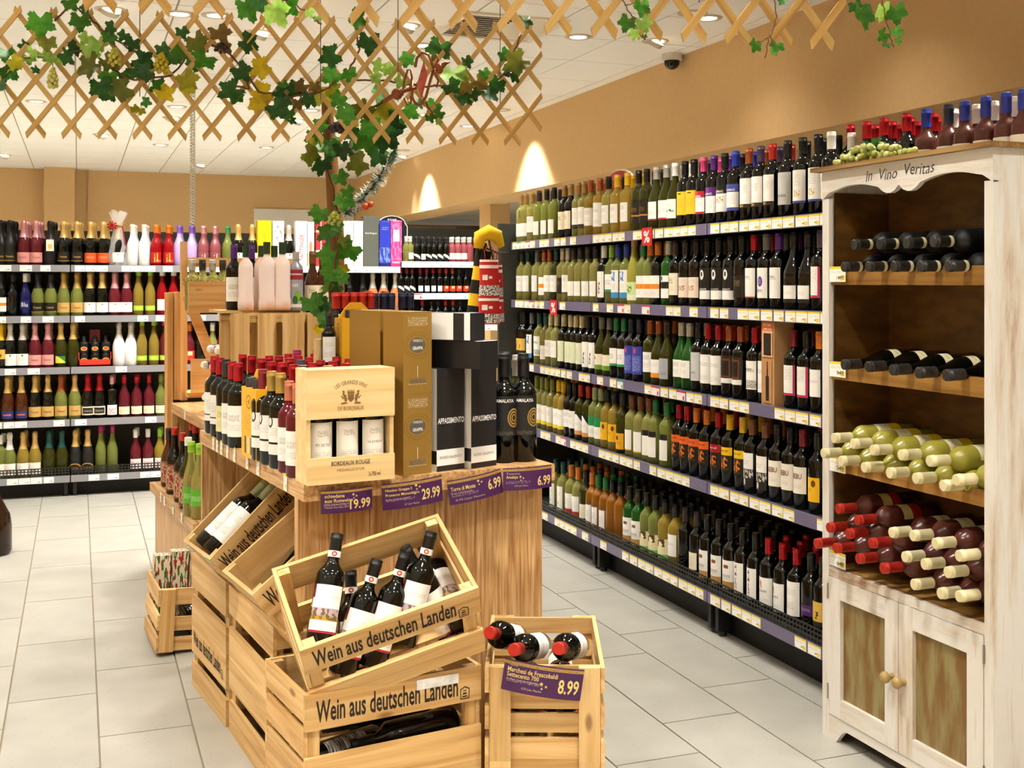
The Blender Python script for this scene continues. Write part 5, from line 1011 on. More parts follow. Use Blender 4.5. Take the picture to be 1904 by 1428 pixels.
# ------------------------------------------------------------------ white distressed cabinet
def distressed(name, axis):
    m = mat(name, '#e6dccb', .55); nt = NT(m)
    tc = nt.n('ShaderNodeTexCoord'); mp = nt.n('ShaderNodeMapping'); sc = [10.] * 3; sc[axis] = 1.3; mp.inputs['Scale'].default_value = sc; nt.l(tc.outputs['Object'], mp.inputs[0])
    n1 = nt.n('ShaderNodeTexNoise'); n1.inputs['Scale'].default_value = 1.2; n1.inputs['Detail'].default_value = 6; n1.inputs['Roughness'].default_value = .65; nt.l(mp.outputs[0], n1.inputs['Vector'])
    mp2 = nt.n('ShaderNodeMapping'); s2 = [60.] * 3; s2[axis] = 3.; mp2.inputs['Scale'].default_value = s2; nt.l(tc.outputs['Object'], mp2.inputs[0])
    n2 = nt.n('ShaderNodeTexNoise'); n2.inputs['Scale'].default_value = 1.; n2.inputs['Detail'].default_value = 3; nt.l(mp2.outputs[0], n2.inputs['Vector'])
    c = ramp(nt, n1.outputs[0], [(.30, '#a8866a'), (.40, '#cfc2b0'), (.52, '#dcd8d0')])
    f = nt.math('MULTIPLY', nt.math('GREATER_THAN', n2.outputs[0], .64), .35); c = nt.mix(f, c, '#c9a888')
    nt.l(c, nt.b.inputs['Base Color']); bp = nt.n('ShaderNodeBump'); bp.inputs['Strength'].default_value = .2; bp.inputs['Distance'].default_value = .002; nt.l(n2.outputs[0], bp.inputs['Height']); nt.l(bp.outputs[0], nt.b.inputs['Normal'])
    return m
WV, WHZ = distressed('distressed_white_v', 2), distressed('distressed_white_h', 0)
CBR = noisy('cabinet_brown', '#4e3416', '#6e4c22', 5, .4, stretch=(2, 2, 6), bump=.1); CSH = wood('cabinet_shelf_wood', '#7d5726', '#9c7238', '#b58a4c', axis=0, rough=.35, vary=.03)
CPN = noisy('cabinet_panel', '#7a5a2a', '#8f8256', 6, .4, .42, .6, (4, 4, .9), .2, 6)
X0C, Y0C = 2.336, 3.27
MCB = TR(X0C, Y0C, 0) @ RZ(-90); CW, CD, CHT = .773, .25, 1.87
cab = thing('wine_cabinet', 'tall distressed white wooden cabinet with open bottle shelves and two doors', 'cabinet', M=MCB)
MB().box(0, .02, .004, CD, 0, CHT).build('side_panel', WV, cab); MB().box(CW - .02, CW, .004, CD, 0, CHT).build('side_panel', WV, cab)
MB().box(.02, .026, .02, CD - .015, .566, 1.80).build('inner_side', CBR, cab); MB().box(CW - .026, CW - .02, .02, CD - .015, .566, 1.80).build('inner_side', CBR, cab)
MB().box(.02, CW - .02, CD - .015, CD, .03, CHT).build('back_panel', CBR, cab)
MB().box(0, .036, -.012, .004, 0, CHT - .09).build('front_stile', WV, cab); MB().box(CW - .034, CW, -.012, .004, 0, CHT - .09).build('front_stile', WV, cab)
def lobes(x):
    t = abs(x / CW * 2 - 1)       # 0 centre .. 1 ends
    if t < .24: return .072 + .022 * math.sin(math.pi * t / .24) ** .8
    if t < .9: u = (t - .24) / .66; return .072 - .018 * math.sin(math.pi * min(1, u * 1.02))
    return .072 + .022 * (t - .9) / .1
pts = [(0, CHT), ] + [(CW * k / 40, CHT - lobes(CW * k / 40)) for k in range(41)] + [(CW, CHT)]
MB().prism(pts, -.014, .004).build('frieze', WHZ, cab)
sf = lambda x, z: (x + z * .25, 0, z + .003 * math.sin(x * 40))
fz = obj('lettering', text_mesh('vino', .31, .034, mat('script_ink', '#3a342c', .7), sf), cab, loc=(.39, -.0152, CHT - .032), rot=(0, math.radians(-1), 0))
MB().box(-.03, CW + .02, -.04, CD, CHT, CHT + .014).build('top_board', wood('cabinet_top', '#6a4a24', '#86602f', '#a88a5a', axis=0, rough=.5, vary=.02), cab)
for nm, z0, z1 in (('upper_shelf', 1.495, 1.55), ('middle_shelf', 1.185, 1.24), ('lower_shelf', .885, .93)):
    s = MB().box(.026, CW - .026, .004, CD - .015, z0, z0 + .02).build(nm, CSH, cab); MB().box(.026, CW - .026, -.004, .010, z0, z1).build('front_lip', CSH, s)
MB().box(.02, CW - .02, .0, CD - .015, .545, .566).build('base_shelf', CSH, cab); MB().box(.036, CW - .034, -.012, .002, .537, .566).build('cross_rail', WHZ, cab)
# apron with arched cut-out
ap = [(.036, .08), (.036, .0)] + [(.075, .0)] + [(.075 + .06 * k / 6, .05 * math.sin(math.pi / 2 * k / 6)) for k in range(7)] + [(CW - .135 + .06 * k / 6, .05 * math.cos(math.pi / 2 * k / 6)) for k in range(7)] + [(CW - .034, 0), (CW - .034, .08)]
MB().prism(ap[::-1], -.012, .004).build('apron', WHZ, cab)
MB().box(.036, CW - .034, .02, CD - .016, .06, .08).build('floor_board', CBR, cab)
for k, (d0, d1) in enumerate(((.038, CW / 2 - .0015), (CW / 2 + .0015, CW - .036))):
    dr = MB().box(d0 + .06, d1 - .06, -.002, .004, .14, .475).build('door_panel', CPN) ; 
    door = obj('door', None, cab)
    dr.parent = door
    MB().box(d0, d0 + .062, -.015, .003, .083, .535).build('stile', WV, door); MB().box(d1 - .062, d1, -.015, .003, .083, .535).build('stile', WV, door)
    MB().box(d0 + .062, d1 - .062, -.015, .003, .083, .145).build('rail', WHZ, door); MB().box(d0 + .062, d1 - .062, -.015, .003, .47, .535).build('rail', WHZ, door)
    kx = d1 - .026 if k == 0 else d0 + .026
    Mk = TR(kx, -.015, .305) @ Matrix.Rotation(math.pi / 2, 4, 'X')
    MB().lathe([[(.011, 0), (.009, .010), (.010, .016), (.0165, .021), (.018, .029), (.015, .036), (.006, .040)]], 16, M=Mk).disc(.006, .040, 16, M=Mk).build('knob', mat('knob_wood', '#a48a55', .4), door)
    for z in (.13, .46):
        hx = d0 - .003 if k == 0 else d1 + .003
        MB().lathe([[(.003, z), (.003, z + .05)]], 8, M=TR(hx, -.015, 0)).build('hinge', mat('hinge_steel', '#8a857a', .4, .6), door)
for z, key in ((1.505, 'price1499'), (1.195, 'price999'), (.885, 'price599'), (.575, 'price649')):
    c_ = obj('price_card', card_mesh(TAGY, .085, .05), cab, loc=(.088, -.016, z)); obj('lettering', text_mesh(key, .036, .014, inkd), c_, loc=(.015, -.0015, .014))
# bottles lying in the cabinet, necks to the front
def lying(px, py, c, kind, glass, cp, st_, label, group, name=None, tilt=0., ring=False):
    P = ray_plane(px, py, (X0C + c, 0, 0), (1, 0, 0)); P.y = max(P.y, Y0C - CW + .068); h = PROF[kind][0]
    o = between(P + Vector((h, 0, tilt)), P, kind, glass, cp, st_, label, group, name=name, face=Vector((-.5, -.3, 1)))
    if ring:
        rn, cz = PROF[kind][3], PROF[kind][4]; MBm = MB().lathe([[(rn + .0022, cz + .002), (rn + .0022, cz + .013)]], 14); obj('neck_band', MBm.mesh('neck_band', mat('neck_band_cream', '#cfc49a', .5)), o)
G1_, G2_, G3_, G4_ = ('dark bottles on the upper cabinet shelf', 'screw-cap bottles on the middle cabinet shelf', 'white wines on the lower cabinet shelf', 'rose wines on the cabinet base')
for k, x in enumerate((180, 300, 425, 555, 692)): lying(1500 + x / 2.644, 160 + (889 - k) / 2.644, -.075, 'bx', 'k', 'dark', None, f"black bottle, cream neck ring, {ordw(k + 1)} in bottom layer of upper cabinet shelf", G1_, ring=True, tilt=.004)
for k, (x, y) in enumerate(((230, 780), (355, 777), (488, 772), (620, 765))): lying(1500 + x / 2.644, 160 + y / 2.644, -.06, 'bx', 'k', 'dark', None, f"black bottle, cream neck ring, {ordw(k + 1)} in top layer of upper cabinet shelf", G1_, ring=True, tilt=.01)
for k, (x, y) in enumerate(((180, 1370), (298, 1380), (418, 1396), (546, 1410), (682, 1422))): lying(1500 + x / 2.644, 160 + y / 2.644, -.075, 'bg', 'd', 'dark', 'cab', f"dark screw-cap bottle, {ordw(k + 1)} along the middle cabinet shelf", G2_, tilt=.006)
for k, (x, y) in enumerate(((80, 537), (167, 575), (280, 606), (404, 634), (534, 660), (668, 696))): lying(1500 + x / 2.644, 640 + y / 2.644, -.085, 'bx', 'f', 'cream', 'caby', f"frosted white wine bottle, cream cap, {ordw(k + 1)} in bottom layer of lower cabinet shelf", G3_)
for k, (x, y) in enumerate(((132, 462), (226, 490), (322, 521), (462, 545), (602, 575), (772, 677))): lying(1500 + x / 2.644, 640 + y / 2.644, -.08, 'bx', 'f', 'cream', 'caby', f"frosted white wine bottle, cream cap, {ordw(k + 1)} in top layer of lower cabinet shelf", G3_)
for k, (x, y) in enumerate(((45, 980), (140, 1003), (252, 1055), (372, 1102), (107, 902), (202, 932), (315, 978), (152, 810), (246, 866))): lying(1500 + x / 2.644, 640 + y / 2.644, -.09 if k < 7 else -.07, 'bx', 'q', 'bred', 'cabr', f"dark pink bottle with red cap on cabinet base, {['lowest layer', 'middle layer', 'top layer'][0 if k < 4 else 1 if k < 7 else 2]}, {ordw((k if k < 4 else k - 4 if k < 7 else k - 7) + 1)} from hinge side", G4_)
for k, (x, y) in enumerate(((525, 1182), (656, 1226), (768, 1248), (480, 1046), (576, 1082), (690, 1122), (770, 1048), (416, 927), (520, 942), (630, 980))): lying(1500 + x / 2.644, 640 + y / 2.644, -.07, 'bx', 'q', 'cream', 'cab', f"dark pink bottle with cream cap on cabinet base, {['lowest layer', 'middle layer', 'top layer'][0 if k < 3 else 1 if k < 7 else 2]}, {ordw((k if k < 3 else k - 3 if k < 7 else k - 7) + 1)} from centre", G4_)
# grapes on the cabinet top
gb = thing('grape_bunch', 'bunch of artificial green grapes with leaves on the cabinet top', 'grapes', MCB @ Vector((.15, .03, CHT + .014)))
gme = [MB().ball((0, 0, 0), .0105, 10, 7).mesh('grape', mat('grape_%d' % k, c, .3, trans=.15, spec=.6)) for k, c in enumerate(('#b9bf62', '#cdd084', '#a3ac4e'))]
rg = random.Random(5); Minv = gb.matrix_basis.inverted(); spine = [(1556, 303), (1575, 292), (1600, 286), (1625, 284), (1650, 283), (1675, 287), (1698, 290)]; rad = [5, 12, 17, 18, 17, 14, 7]
pl = []
while len(pl) < 74:
    u = rg.random() * 5.99; k = int(u); f = u - k; px = spine[k][0] + (spine[k + 1][0] - spine[k][0]) * f; py = spine[k][1] + (spine[k + 1][1] - spine[k][1]) * f; r = rad[k] + (rad[k + 1] - rad[k]) * f
    P = ray_plane(px + rg.uniform(-6, 6), py + rg.uniform(-r, r) * .9 + 2, (X0C + rg.uniform(-.02, .045), 0, 0), (1, 0, 0))
    P.z = max(P.z, CHT + .014 + .0105)
    if any((P - q).length < .0145 for q in pl): continue
    pl.append(P)
for P in pl: obj('grape', gme[rg.randrange(3)], gb, loc=P - gb.location)
MB().tube([Vector((.0, -.1, .03)), Vector((.01, .0, .035)), Vector((.0, .1, .02))], .003, 5).build('stem', mat('stem_brown', '#5a4a22', .7), gb)
# ------------------------------------------------------------------ crate wall and rack on the rear table
Z2 = .864
def on2(px, py, z): return onz(px, py, z)
MU = lambda px, d, z, yaw: TR(at(px, 600, d).x, at(px, 600, d).y, z) @ RZ(yaw) @ Matrix.Rotation(-math.pi / 2, 4, 'Y')
# crates on end: local x points up
crate('wooden crate standing on end under the dark and frosted bottles', MU(549, 5.50, Z2 + .25, 5.5), .5, .25, .33, long=((0, .085), (.122, .207), (.245, .33)), name='upright_crate')
crate('wooden crate standing on end behind the vine and the pale case', MU(640, 5.56, Z2 + .25, 5.5), .5, .25, .33, long=((0, .10), (.115, .215), (.23, .33)), name='upright_crate')
t = tag(MB().box(-.20, .36, -.14, .13, 0, .012).build('display_board', PINE), 'pale wooden board lying on the upright crates under the frosted bottles', 'board')
t.matrix_basis = TR(at(478, 600, 5.52).x, at(478, 600, 5.52).y, Z2 + .5) @ RZ(5.5)
ZB2 = Z2 + .512
FRO = noisy('frosted_liqueur', '#efd9cf', '#e8a878', 9, .5, .5, .72)
def fbottle(label, px, d, sc=1.):
    P = at(px, 600, d); t = thing('frosted_bottle', label, 'liqueur bottle', M=TR(P.x, P.y, ZB2) @ RZ(-8) @ Matrix.Scale(sc, 4), group='frosted square bottles')
    mb = MB(); rings = []
    for hw, z in ((.033, 0), (.036, .01), (.0365, .04), (.033, .06), (.0335, .19), (.030, .215), (.014, .238), (.0125, .245), (.0125, .262)):
        b = len(mb.v); rings.append(b); e = hw * .72 if hw > .02 else hw * .5
        mb.v += [(-hw, -e, z), (-e, -hw, z), (e, -hw, z), (hw, -e, z), (hw, e, z), (e, hw, z), (-e, hw, z), (-hw, e, z)]
    for a, b in zip(rings, rings[1:]):
        for k in range(8): mb.face((a + k, a + (k + 1) % 8, b + (k + 1) % 8, b + k), 0, None, True)
    mb.face([rings[0] + k for k in reversed(range(8))]); mb.face([rings[-1] + k for k in range(8)])
    mb.build('bottle_body', FRO, t)
    MB().lathe([[(.0155, .245), (.0155, .298)]], 14).disc(.0155, .298, 14).build('cap', mat('cap_bottle_green', '#1e3a1c', .4), t)
fbottle('frosted peach bottle with green cap beside the dark patterned-cap bottle', 457, 5.38, 1.0); fbottle('frosted peach bottle in the middle of the frosted ones, taller front', 496, 5.40, 1.06); fbottle('frosted peach bottle right beside the grey printed can bottle', 525, 5.42, 1.06)
fbottle('frosted peach bottle in the back between the first two', 486, 5.55, 1.02); fbottle('frosted peach bottle in the back between the last two', 510, 5.56, 1.02)
PATC = print_mat('patterned_cap', '#2a1430', [('text', 0, 1, 0, 1, '#8a5a9a', 16, 12)])
for px, d, lb in ((435, 5.42, 'dark bottle with patterned purple cap on the upright crate edge'), (468, 5.60, 'dark bottle with patterned purple cap behind the frosted bottles')):
    P = at(px, 600, d); bottle('bx', 'd', 'purple', 'bx3', lb, None, M=TR(P.x, P.y, ZB2) @ RZ(-12) @ Matrix.Scale(1.02, 4), name='bordeaux_bottle')
P = at(550, 600, 5.44); t = thing('printed_bottle', 'grey and red printed bottle with silver cap beside the frosted ones', 'liqueur bottle', M=TR(P.x, P.y, ZB2) @ RZ(-15))
MB().disc(.033, 0, 18, False).lathe([[(.033, 0), (.034, .005), (.034, .19), (.030, .205), (.016, .222), (.014, .235), (.014, .25)]], 18).build('bottle_body', mat('printed_grey', '#8f8f96', .35, .3), t)
mb = MB(); patch(mb, .0347, .01, .188, 1.3, 12); mb.build('printed_sleeve', print_mat('sleeve_print', '#9a9aa2', [('band', .74, 1, '#9a2430'), ('band', .86, .9, '#c9b8b8'), ('dot', .62, .3, .16, .9, '#7fae3a'), ('dot', .5, .2, .12, .9, '#2f5a30'), ('diag', -.4, 2, '#ffffff'), ('band', .02, .1, '#e0dfe0')]), t)
obj('lettering', text_mesh('ge', .03, .014, inkw, lambda x, z: (.0352 * math.sin(x / .0352), -.0352 * math.cos(x / .0352), z)), t, loc=(0, 0, .115))
MB().lathe([[(.016, .236), (.016, .272)]], 14).disc(.016, .272, 14).build('cap', capm('silver'), t)
for k, (px, d) in enumerate(((581, 5.5), (599, 5.52))):
    P = at(px, 600, d); t_ = bottle('bg', 'n', 'brown', 'cr', ['brown bottle with kraft label left of the vine post', 'brown bottle with kraft label half behind the vine leaves'][k], None, M=TR(P.x, P.y, Z2 + .5) @ RZ(-12) @ Matrix.Scale(.96, 4))
# tall slatted side boards and post
rk = thing('wooden_rack', 'tall pine rack with diagonal brace behind the wine bottles', 'rack', M=TR(at(343, 700, 6.3).x, at(343, 700, 6.3).y, 0) @ RZ(5.5))
RI = rk.matrix_basis.inverted()
PV = wood('rack_pine', '#bf8a4c', '#d3a163', '#e2b87c', axis=2, scale=.8, rough=.55, vary=.06)
def rbox(nm, px0, px1, y0, y1, d, th=.03, m=PV, zlo=None):
    a, b = RI @ at(px0, y1, d), RI @ at(px1, y0, d)
    z0 = a.z if zlo is None else zlo
    return MB().box(a.x, b.x, a.y, a.y + th, z0, b.z).build(nm, m, rk)
rbox('post', 337, 349.5, 449, 700, 6.3, .035, zlo=.866)
rbox('side_board', 325.5, 336, 543, 700, 6.33, .09, zlo=.866); rbox('side_board', 311, 323, 544, 800, 6.34, .09, zlo=.455)
PX_ = wood('rack_pine_x', '#bf8a4c', '#d3a163', '#e2b87c', axis=0, scale=.8, rough=.55, vary=.06)
rbox('top_rail', 349, 585, 479, 496.5, 6.3, .03, PX_); rbox('low_board', 355, 400, 668, 731, 6.2, .015, PX_); rbox('ledge', 350, 395, 731, 740, 6.22, .2, PX_)
mb = MB(); A, B = RI @ at(347, 548, 6.24), RI @ at(402, 672, 6.20); dv = (B - A).normalized(); nv = Vector((dv.z, 0, -dv.x)) * .028
P4 = [A - nv, A + nv, B + nv, B - nv]; mb.prism([(p.x, p.z) for p in P4], A.y - .02, A.y); mb.build('diagonal_brace', PX_, rk)
# straw box with clear bottles
P0, P1 = at(351, 582, 6.1), at(427, 582, 6.1); w = (P1 - P0).length
bxs = thing('straw_gift_box', 'pale wooden box of straw-packed clear bottles on the rack', 'gift box', M=TR(P0.x, P0.y, P0.z) @ RZ(5.5))
hh = (582 - 523) * 6.1 / F
MB().box(0, w, 0, .012, 0, hh).build('front_board', PX_, bxs); MB().box(0, w, .10, .112, 0, hh).build('rear_board', PX_, bxs); MB().box(0, .012, .012, .10, 0, hh).build('end_board', PX_, bxs); MB().box(w - .012, w, .012, .10, 0, hh).build('end_board', PX_, bxs); MB().box(.012, w - .012, .012, .1, 0, .01).build('base', PX_, bxs)
mb = MB(); rs = random.Random(9)
for k in range(90):
    a = Vector((rs.uniform(.0, w), rs.uniform(.015, .1), hh * .75)); pts_ = [a]
    for j in range(4): pts_.append(pts_[-1] + Vector((rs.uniform(-.025, .025), rs.uniform(-.015, .015), rs.uniform(.0, .03))))
    mb.tube(pts_, .0014, 3, caps=False)
tag(mb.build('straw', mat('straw', '#e3d08c', .6), bxs), None, kind='stuff')
for k in range(4):
    bottle('mn', 'w', 'dark' if k % 2 else 'silver', None, f"small clear bottle in the straw box, {ordw(k + 1)} from the post", 'bottles in the straw box', M=TR(P0.x, P0.y, P0.z) @ RZ(5.5) @ TR(w * (.13 + .25 * k), .056, .012) @ Matrix.Scale(1.35, 4), name='small_clear_bottle')
obj('price_card', card_mesh(TAGG, .045, .055), bxs, loc=(w * .8, -.002, -.045))
tg_ = tag(MB().box(-.018, .018, -.001, 0, 0, .045).build('shelf_ticket', TAGW), 'small white ticket below the first frosted bottle', 'price tag'); tg_.matrix_basis = TR(at(458, 596, 5.36)) @ RZ(5)
# swing-top bottles lying with necks to the left
for k, (px, py) in enumerate(((396, 648), (410, 651), (425, 654), (385, 678), (401, 681), (395, 708), (387, 738))):
    d = 5.75 - .05 * (k % 3); P = at(px, py, d); B_ = P + Vector((.26, .12, .02))
    o = between(B_, P, 'bx', 'd', None, None, f"swing-top bottle lying in the rack, {ordw(k + 1)} of seven white stoppers from the top", 'swing-top bottles in the rack', name='swing_top_bottle')
    MB().lathe([[(.016, .29), (.019, .294), (.019, .308), (.012, .316)]], 12).disc(.012, .316, 12).build('stopper', mat('porcelain', '#efeae0', .25), o)
    MB().tube([(.017, 0, .262), (.021, 0, .285), (.02, 0, .302)], .0018, 5).tube([(-.017, 0, .262), (-.021, 0, .285), (-.02, 0, .302)], .0018, 5).lathe([[(.0175, .258), (.0175, .266)]], 10).build('wire_bail', mat('bail_wire', '#b5b0a4', .3, .8), o)
    MB().lathe([[(.0158, .2675), (.0158, .29)]], 10).build('neck_band', mat('band_red', '#8a1a22', .4), o)
# ------------------------------------------------------------------ lattices
SLAT = wood('lattice_pine', '#b98d48', '#cfa662', '#dcb978', axis=0, scale=1.2, rough=.6, vary=.08, knots=False)
def lattice(label, P0, P1, height, p, q, w, th=.009, extra=0.):
    v = P1 - P0; S = math.hypot(v.x, v.y); a = math.atan2(v.y, v.x)
    M = TR(P0) @ Matrix.Rotation(a, 4, 'Z'); t = thing('lattice_panel', label, 'trellis', M=M)
    n = int(S / p) + 3; k_ = p / q; ov = .042
    for lay, sg in ((0, 1), (1, -1)):
        for i in range(-6, n + 6):
            s0 = i * p                       # crossing the bottom row at z=0
            z0, z1 = -ov, height + ov
            f = lambda z: s0 + sg * k_ * z
            # clip against the ends
            if sg > 0:
                if f(z0) < -ov: z0 = (-ov - s0) / k_
                if f(z1) > S + ov: z1 = (S + ov - s0) / k_
            else:
                if f(z0) > S + ov: z0 = (s0 - S - ov) / k_
                if f(z1) < -ov: z1 = (s0 + ov) / k_
            if z1 - z0 < .03: continue
            xa, xb = f(z0), f(z1); L = math.hypot(xb - xa, z1 - z0); ang = math.atan2(z1 - z0, xb - xa)
            dl = w / 2 / math.tan(abs(ang)) if True else 0
            mb = MB(); c = w / 2; sh = c / math.tan(ang)    # ends cut level
            poly = [(-L / 2 + sh, -c), (L / 2 + sh, -c), (L / 2 - sh, c), (-L / 2 - sh, c)]
            poly = [(-L / 2 - sh, -c), (L / 2 - sh, -c), (L / 2 + sh, c), (-L / 2 + sh, c)]
            mb.prism(poly, lay * th, lay * th + th - .0005)
            mb.build('slat', SLAT, t, loc=((xa + xb) / 2, 0, (z0 + z1) / 2), rot=(0, -ang, 0))
    return t
lat1 = lattice('wide lattice panel hanging farther back, overgrown with vine leaves', Vector((*at(-70, 0, 4.27).xy, 2.09)), Vector((*at(988, 0, 4.56).xy, 2.09)), .385, .1275, .164, .018)
lat2 = lattice('nearer lattice panel cut off by the top picture edge', Vector((*at(185, 0, 2.58).xy, 2.155)), Vector((*at(1545, 0, 2.99).xy, 2.165)), .45, .1175, .150, .019)
wire = mat('hanging_wire', '#5a5550', .4, .5)
for k, (px, d) in enumerate(((596, 4.43), (740, 4.48), (260, 4.36), (930, 4.53))):
    P = at(px, 0, d); o = tag(MB().tube([(0, 0, 0), (0, 0, ZC - 2.2)], .0016, 4).tube([(.004, 0, .45), (.006, 0, .44), (.004, 0, .43), (0, 0, .44)], .0012, 4).build('hanging_wire', wire), ['thin wire holding the far lattice beside the vine post', 'thin wire holding the far lattice above the copper ornament', 'thin wire holding the far lattice above yellow leaves', 'thin wire holding the far lattice near its outer end'][k], 'wire'); o.location = (P.x, P.y, 2.2)
for k, (px, d) in enumerate(((884, 2.78), (400, 2.64), (1300, 2.9))):
    P = at(px, 0, d); o = tag(MB().tube([(0, 0, 0), (0, 0, ZC - 2.2)], .0014, 4).build('hanging_wire', wire), ['thin wire holding the near lattice in front of the air vent', 'thin wire holding the near lattice above its big leaves', 'thin wire holding the near lattice below the crossed lamp'][k], 'wire'); o.location = (P.x, P.y, 2.2)
# ------------------------------------------------------------------ vines
def leaf_mesh(key, c1, c2, trans=.0):
    k = 'leaf_' + key
    if k in BC: return BC[k]
    m = mat(k, c1, .45); nt = NT(m); uv = nt.n('ShaderNodeTexCoord'); n1 = nt.n('ShaderNodeTexNoise'); n1.inputs['Scale'].default_value = 3.5; nt.l(uv.outputs['Object'], n1.inputs['Vector']); n1.inputs['Detail'].default_value = 3
    mp = nt.n('ShaderNodeObjectInfo'); col = ramp(nt, n1.outputs[0], [(.35, c1), (.65, c2)]); hs = nt.n('ShaderNodeHueSaturation'); nt.l(col, hs.inputs['Color']); nt.l(nt.math('MULTIPLY_ADD', mp.outputs['Random'], .5, .75), hs.inputs['Value']); nt.l(hs.outputs[0], nt.b.inputs['Base Color'])
    tr = nt.n('ShaderNodeBsdfTranslucent'); nt.l(hs.outputs[0], tr.inputs['Color']); mx = nt.n('ShaderNodeMixShader'); mx.inputs[0].default_value = .35; nt.l(nt.b.outputs[0], mx.inputs[1]); nt.l(tr.outputs[0], mx.inputs[2]); out = nt.t.nodes['Material Output']; nt.l(mx.outputs[0], out.inputs['Surface'])
    # five-lobed serrated outline, unit size about 1 across, in x,z ; folded along the midrib
    lob = [(90, .58, 36), (28, .52, 32), (152, .52, 32), (-36, .45, 30), (216, .45, 30)]; pts = []
    N = 44
    for q in range(N):
        th = -90 + 360 * (q + .5) / N; r = .17
        for c0_, L_, w_ in lob:
            dd = (th - c0_ + 180) % 360 - 180; r = max(r, L_ * math.exp(-(dd / w_) ** 2) ** .8, .37 if abs((th + 90 + 180) % 360 - 180) > 24 else 0)
        r *= 1.06 if q % 2 else .94
        if abs((th + 90 + 180) % 360 - 180) < 10: r = .12
        pts.append((r * math.cos(math.radians(th)), r * math.sin(math.radians(th))))
    mb = MB(); mb.v.append((0, .0, 0.))
    for x, z in pts: mb.v.append((x, -.22 * abs(x) + .12 * math.sin(7 * z + 2 * x) * abs(x) + .14 * max(0, z - .2), z))
    n = len(pts)
    for i in range(n): mb.face((0, 1 + i, 1 + (i + 1) % n), 0, None, True)
    BC[k] = mb.mesh('leaf', m); return BC[k]
LC = {'g': ('#2f6a1a', '#4c8c22'), 'd': ('#1c4316', '#2f6420'), 'y': ('#b8a41c', '#8f9a22'), 'l': ('#7fb23a', '#a9cc66'), 'o': ('#5a6a1a', '#7a7a22'), 'b': ('#6a4a1c', '#7d6a22'), 'Y': ('#e0c81e', '#c4a81a')}  # palest greens have the bright light on some leaves painted in
STEM = mat('vine_stem', '#6a4522', .7)
rl = random.Random(21)
def put_leaf(parent, inv, px, py, size, c, d):
    P = at(px, py, d + rl.uniform(-.05, .05)); s = size * d / F * 1.3
    R_ = Matrix.Rotation(-YAW * .5 + rl.uniform(-.6, .6), 4, 'Z') @ Matrix.Rotation(rl.uniform(-.6, .5), 4, 'X') @ Matrix.Rotation(rl.uniform(1.9, 4.4), 4, 'Y')
    o = obj('leaf', leaf_mesh(c, *LC[c]), parent); o.matrix_basis = inv @ TR(P) @ R_ @ Matrix.Scale(s, 4); return P
def vine(name, label, loc, leaves, d, stems, sr=.004):
    t = thing(name, label, 'vine', loc); inv = t.matrix_basis.inverted()
    for px, py, sz, c in leaves: put_leaf(t, inv, px, py, sz, c, d)
    mb = MB()
    for st_ in stems:
        pts_ = []
        for (x0, y0), (x1, y1) in zip(st_, st_[1:]):
            for k in range(5): f = k / 5; pts_.append(inv @ (at(x0 + (x1 - x0) * f + rl.uniform(-2, 2), y0 + (y1 - y0) * f + rl.uniform(-2, 2), d + .02)))
        pts_.append(inv @ at(*st_[-1], d + .02)); mb.tube(pts_, sr, 5)
    mb.build('stem', STEM, t); return t
def cluster(label, px, py, hgt, wid, d, c, n=26, r=.008, key='g'):
    P = at(px, py, d); t = thing('grape_cluster', label, 'grapes', P)
    g_ = BC.setdefault(('gr', c, r), MB().ball((0, 0, 0), r, 8, 5).mesh('grape', mat('vine_grape_' + c[1:], c, .3, trans=.1, spec=.6)))
    for k in range(n):
        f = k / n; wz = wid * d / F * .5 * math.sin(math.pi * min(.95, .25 + .75 * (1 - f)) ) ; a = k * 2.4
        obj('grape', g_, t, loc=(wz * math.cos(a), wz * math.sin(a), -hgt * d / F * f))
    MB().tube([(0, 0, .03), (0, 0, -hgt * d / F * .9)], .0015, 4).build('stem', STEM, t)
A_ = [(75, 40, 44, 'g'), (89, 77, 28, 'o'), (10, 98, 34, 'g'), (44, 84, 22, 'd'), (61, 95, 22, 'l'), (79, 101, 22, 'l'), (66, 128, 16, 'd'), (94, 108, 22, 'l'), (149, 37, 34, 'g'), (122, 103, 30, 'd'), (140, 88, 28, 'd'), (161, 70, 24, 'l'), (168, 88, 32, 'l'), (184, 79, 26, 'l'), (203, 66, 26, 'g'), (208, 51, 24, 'd'), (231, 65, 20, 'd'), (247, 79, 25, 'd'), (171, 121, 44, 'o'), (201, 114, 32, 'o'), (186, 159, 38, 'd'), (229, 164, 40, 'o'), (201, 140, 32, 'g'), (203, 175, 24, 'd'), (236, 143, 32, 'g'), (263, 112, 38, 'd'), (252, 130, 30, 'd'), (273, 133, 32, 'd'), (298, 161, 30, 'g'), (303, 172, 34, 'Y'), (315, 105, 30, 'g'), (301, 89, 24, 'd'), (270, 189, 18, 'g'), (261, 205, 17, 'y'), (249, 201, 15, 'y'), (14, 130, 36, 'd'), (-4, 160, 40, 'd'), (25, 115, 26, 'y'), (130, 4, 28, 'g'), (160, 14, 20, 'd'), (112, 110, 20, 'l'), (52, 108, 24, 'l')]
va = vine('vine_garland', 'leafy vine garland on the left stretch of the far lattice', at(150, 100, 4.33), A_, 4.30, [[(-10, 135), (40, 108), (100, 105), (160, 90), (210, 130), (250, 150), (320, 140)], [(100, 38), (130, 10), (165, 30), (205, 70), (260, 100)]])
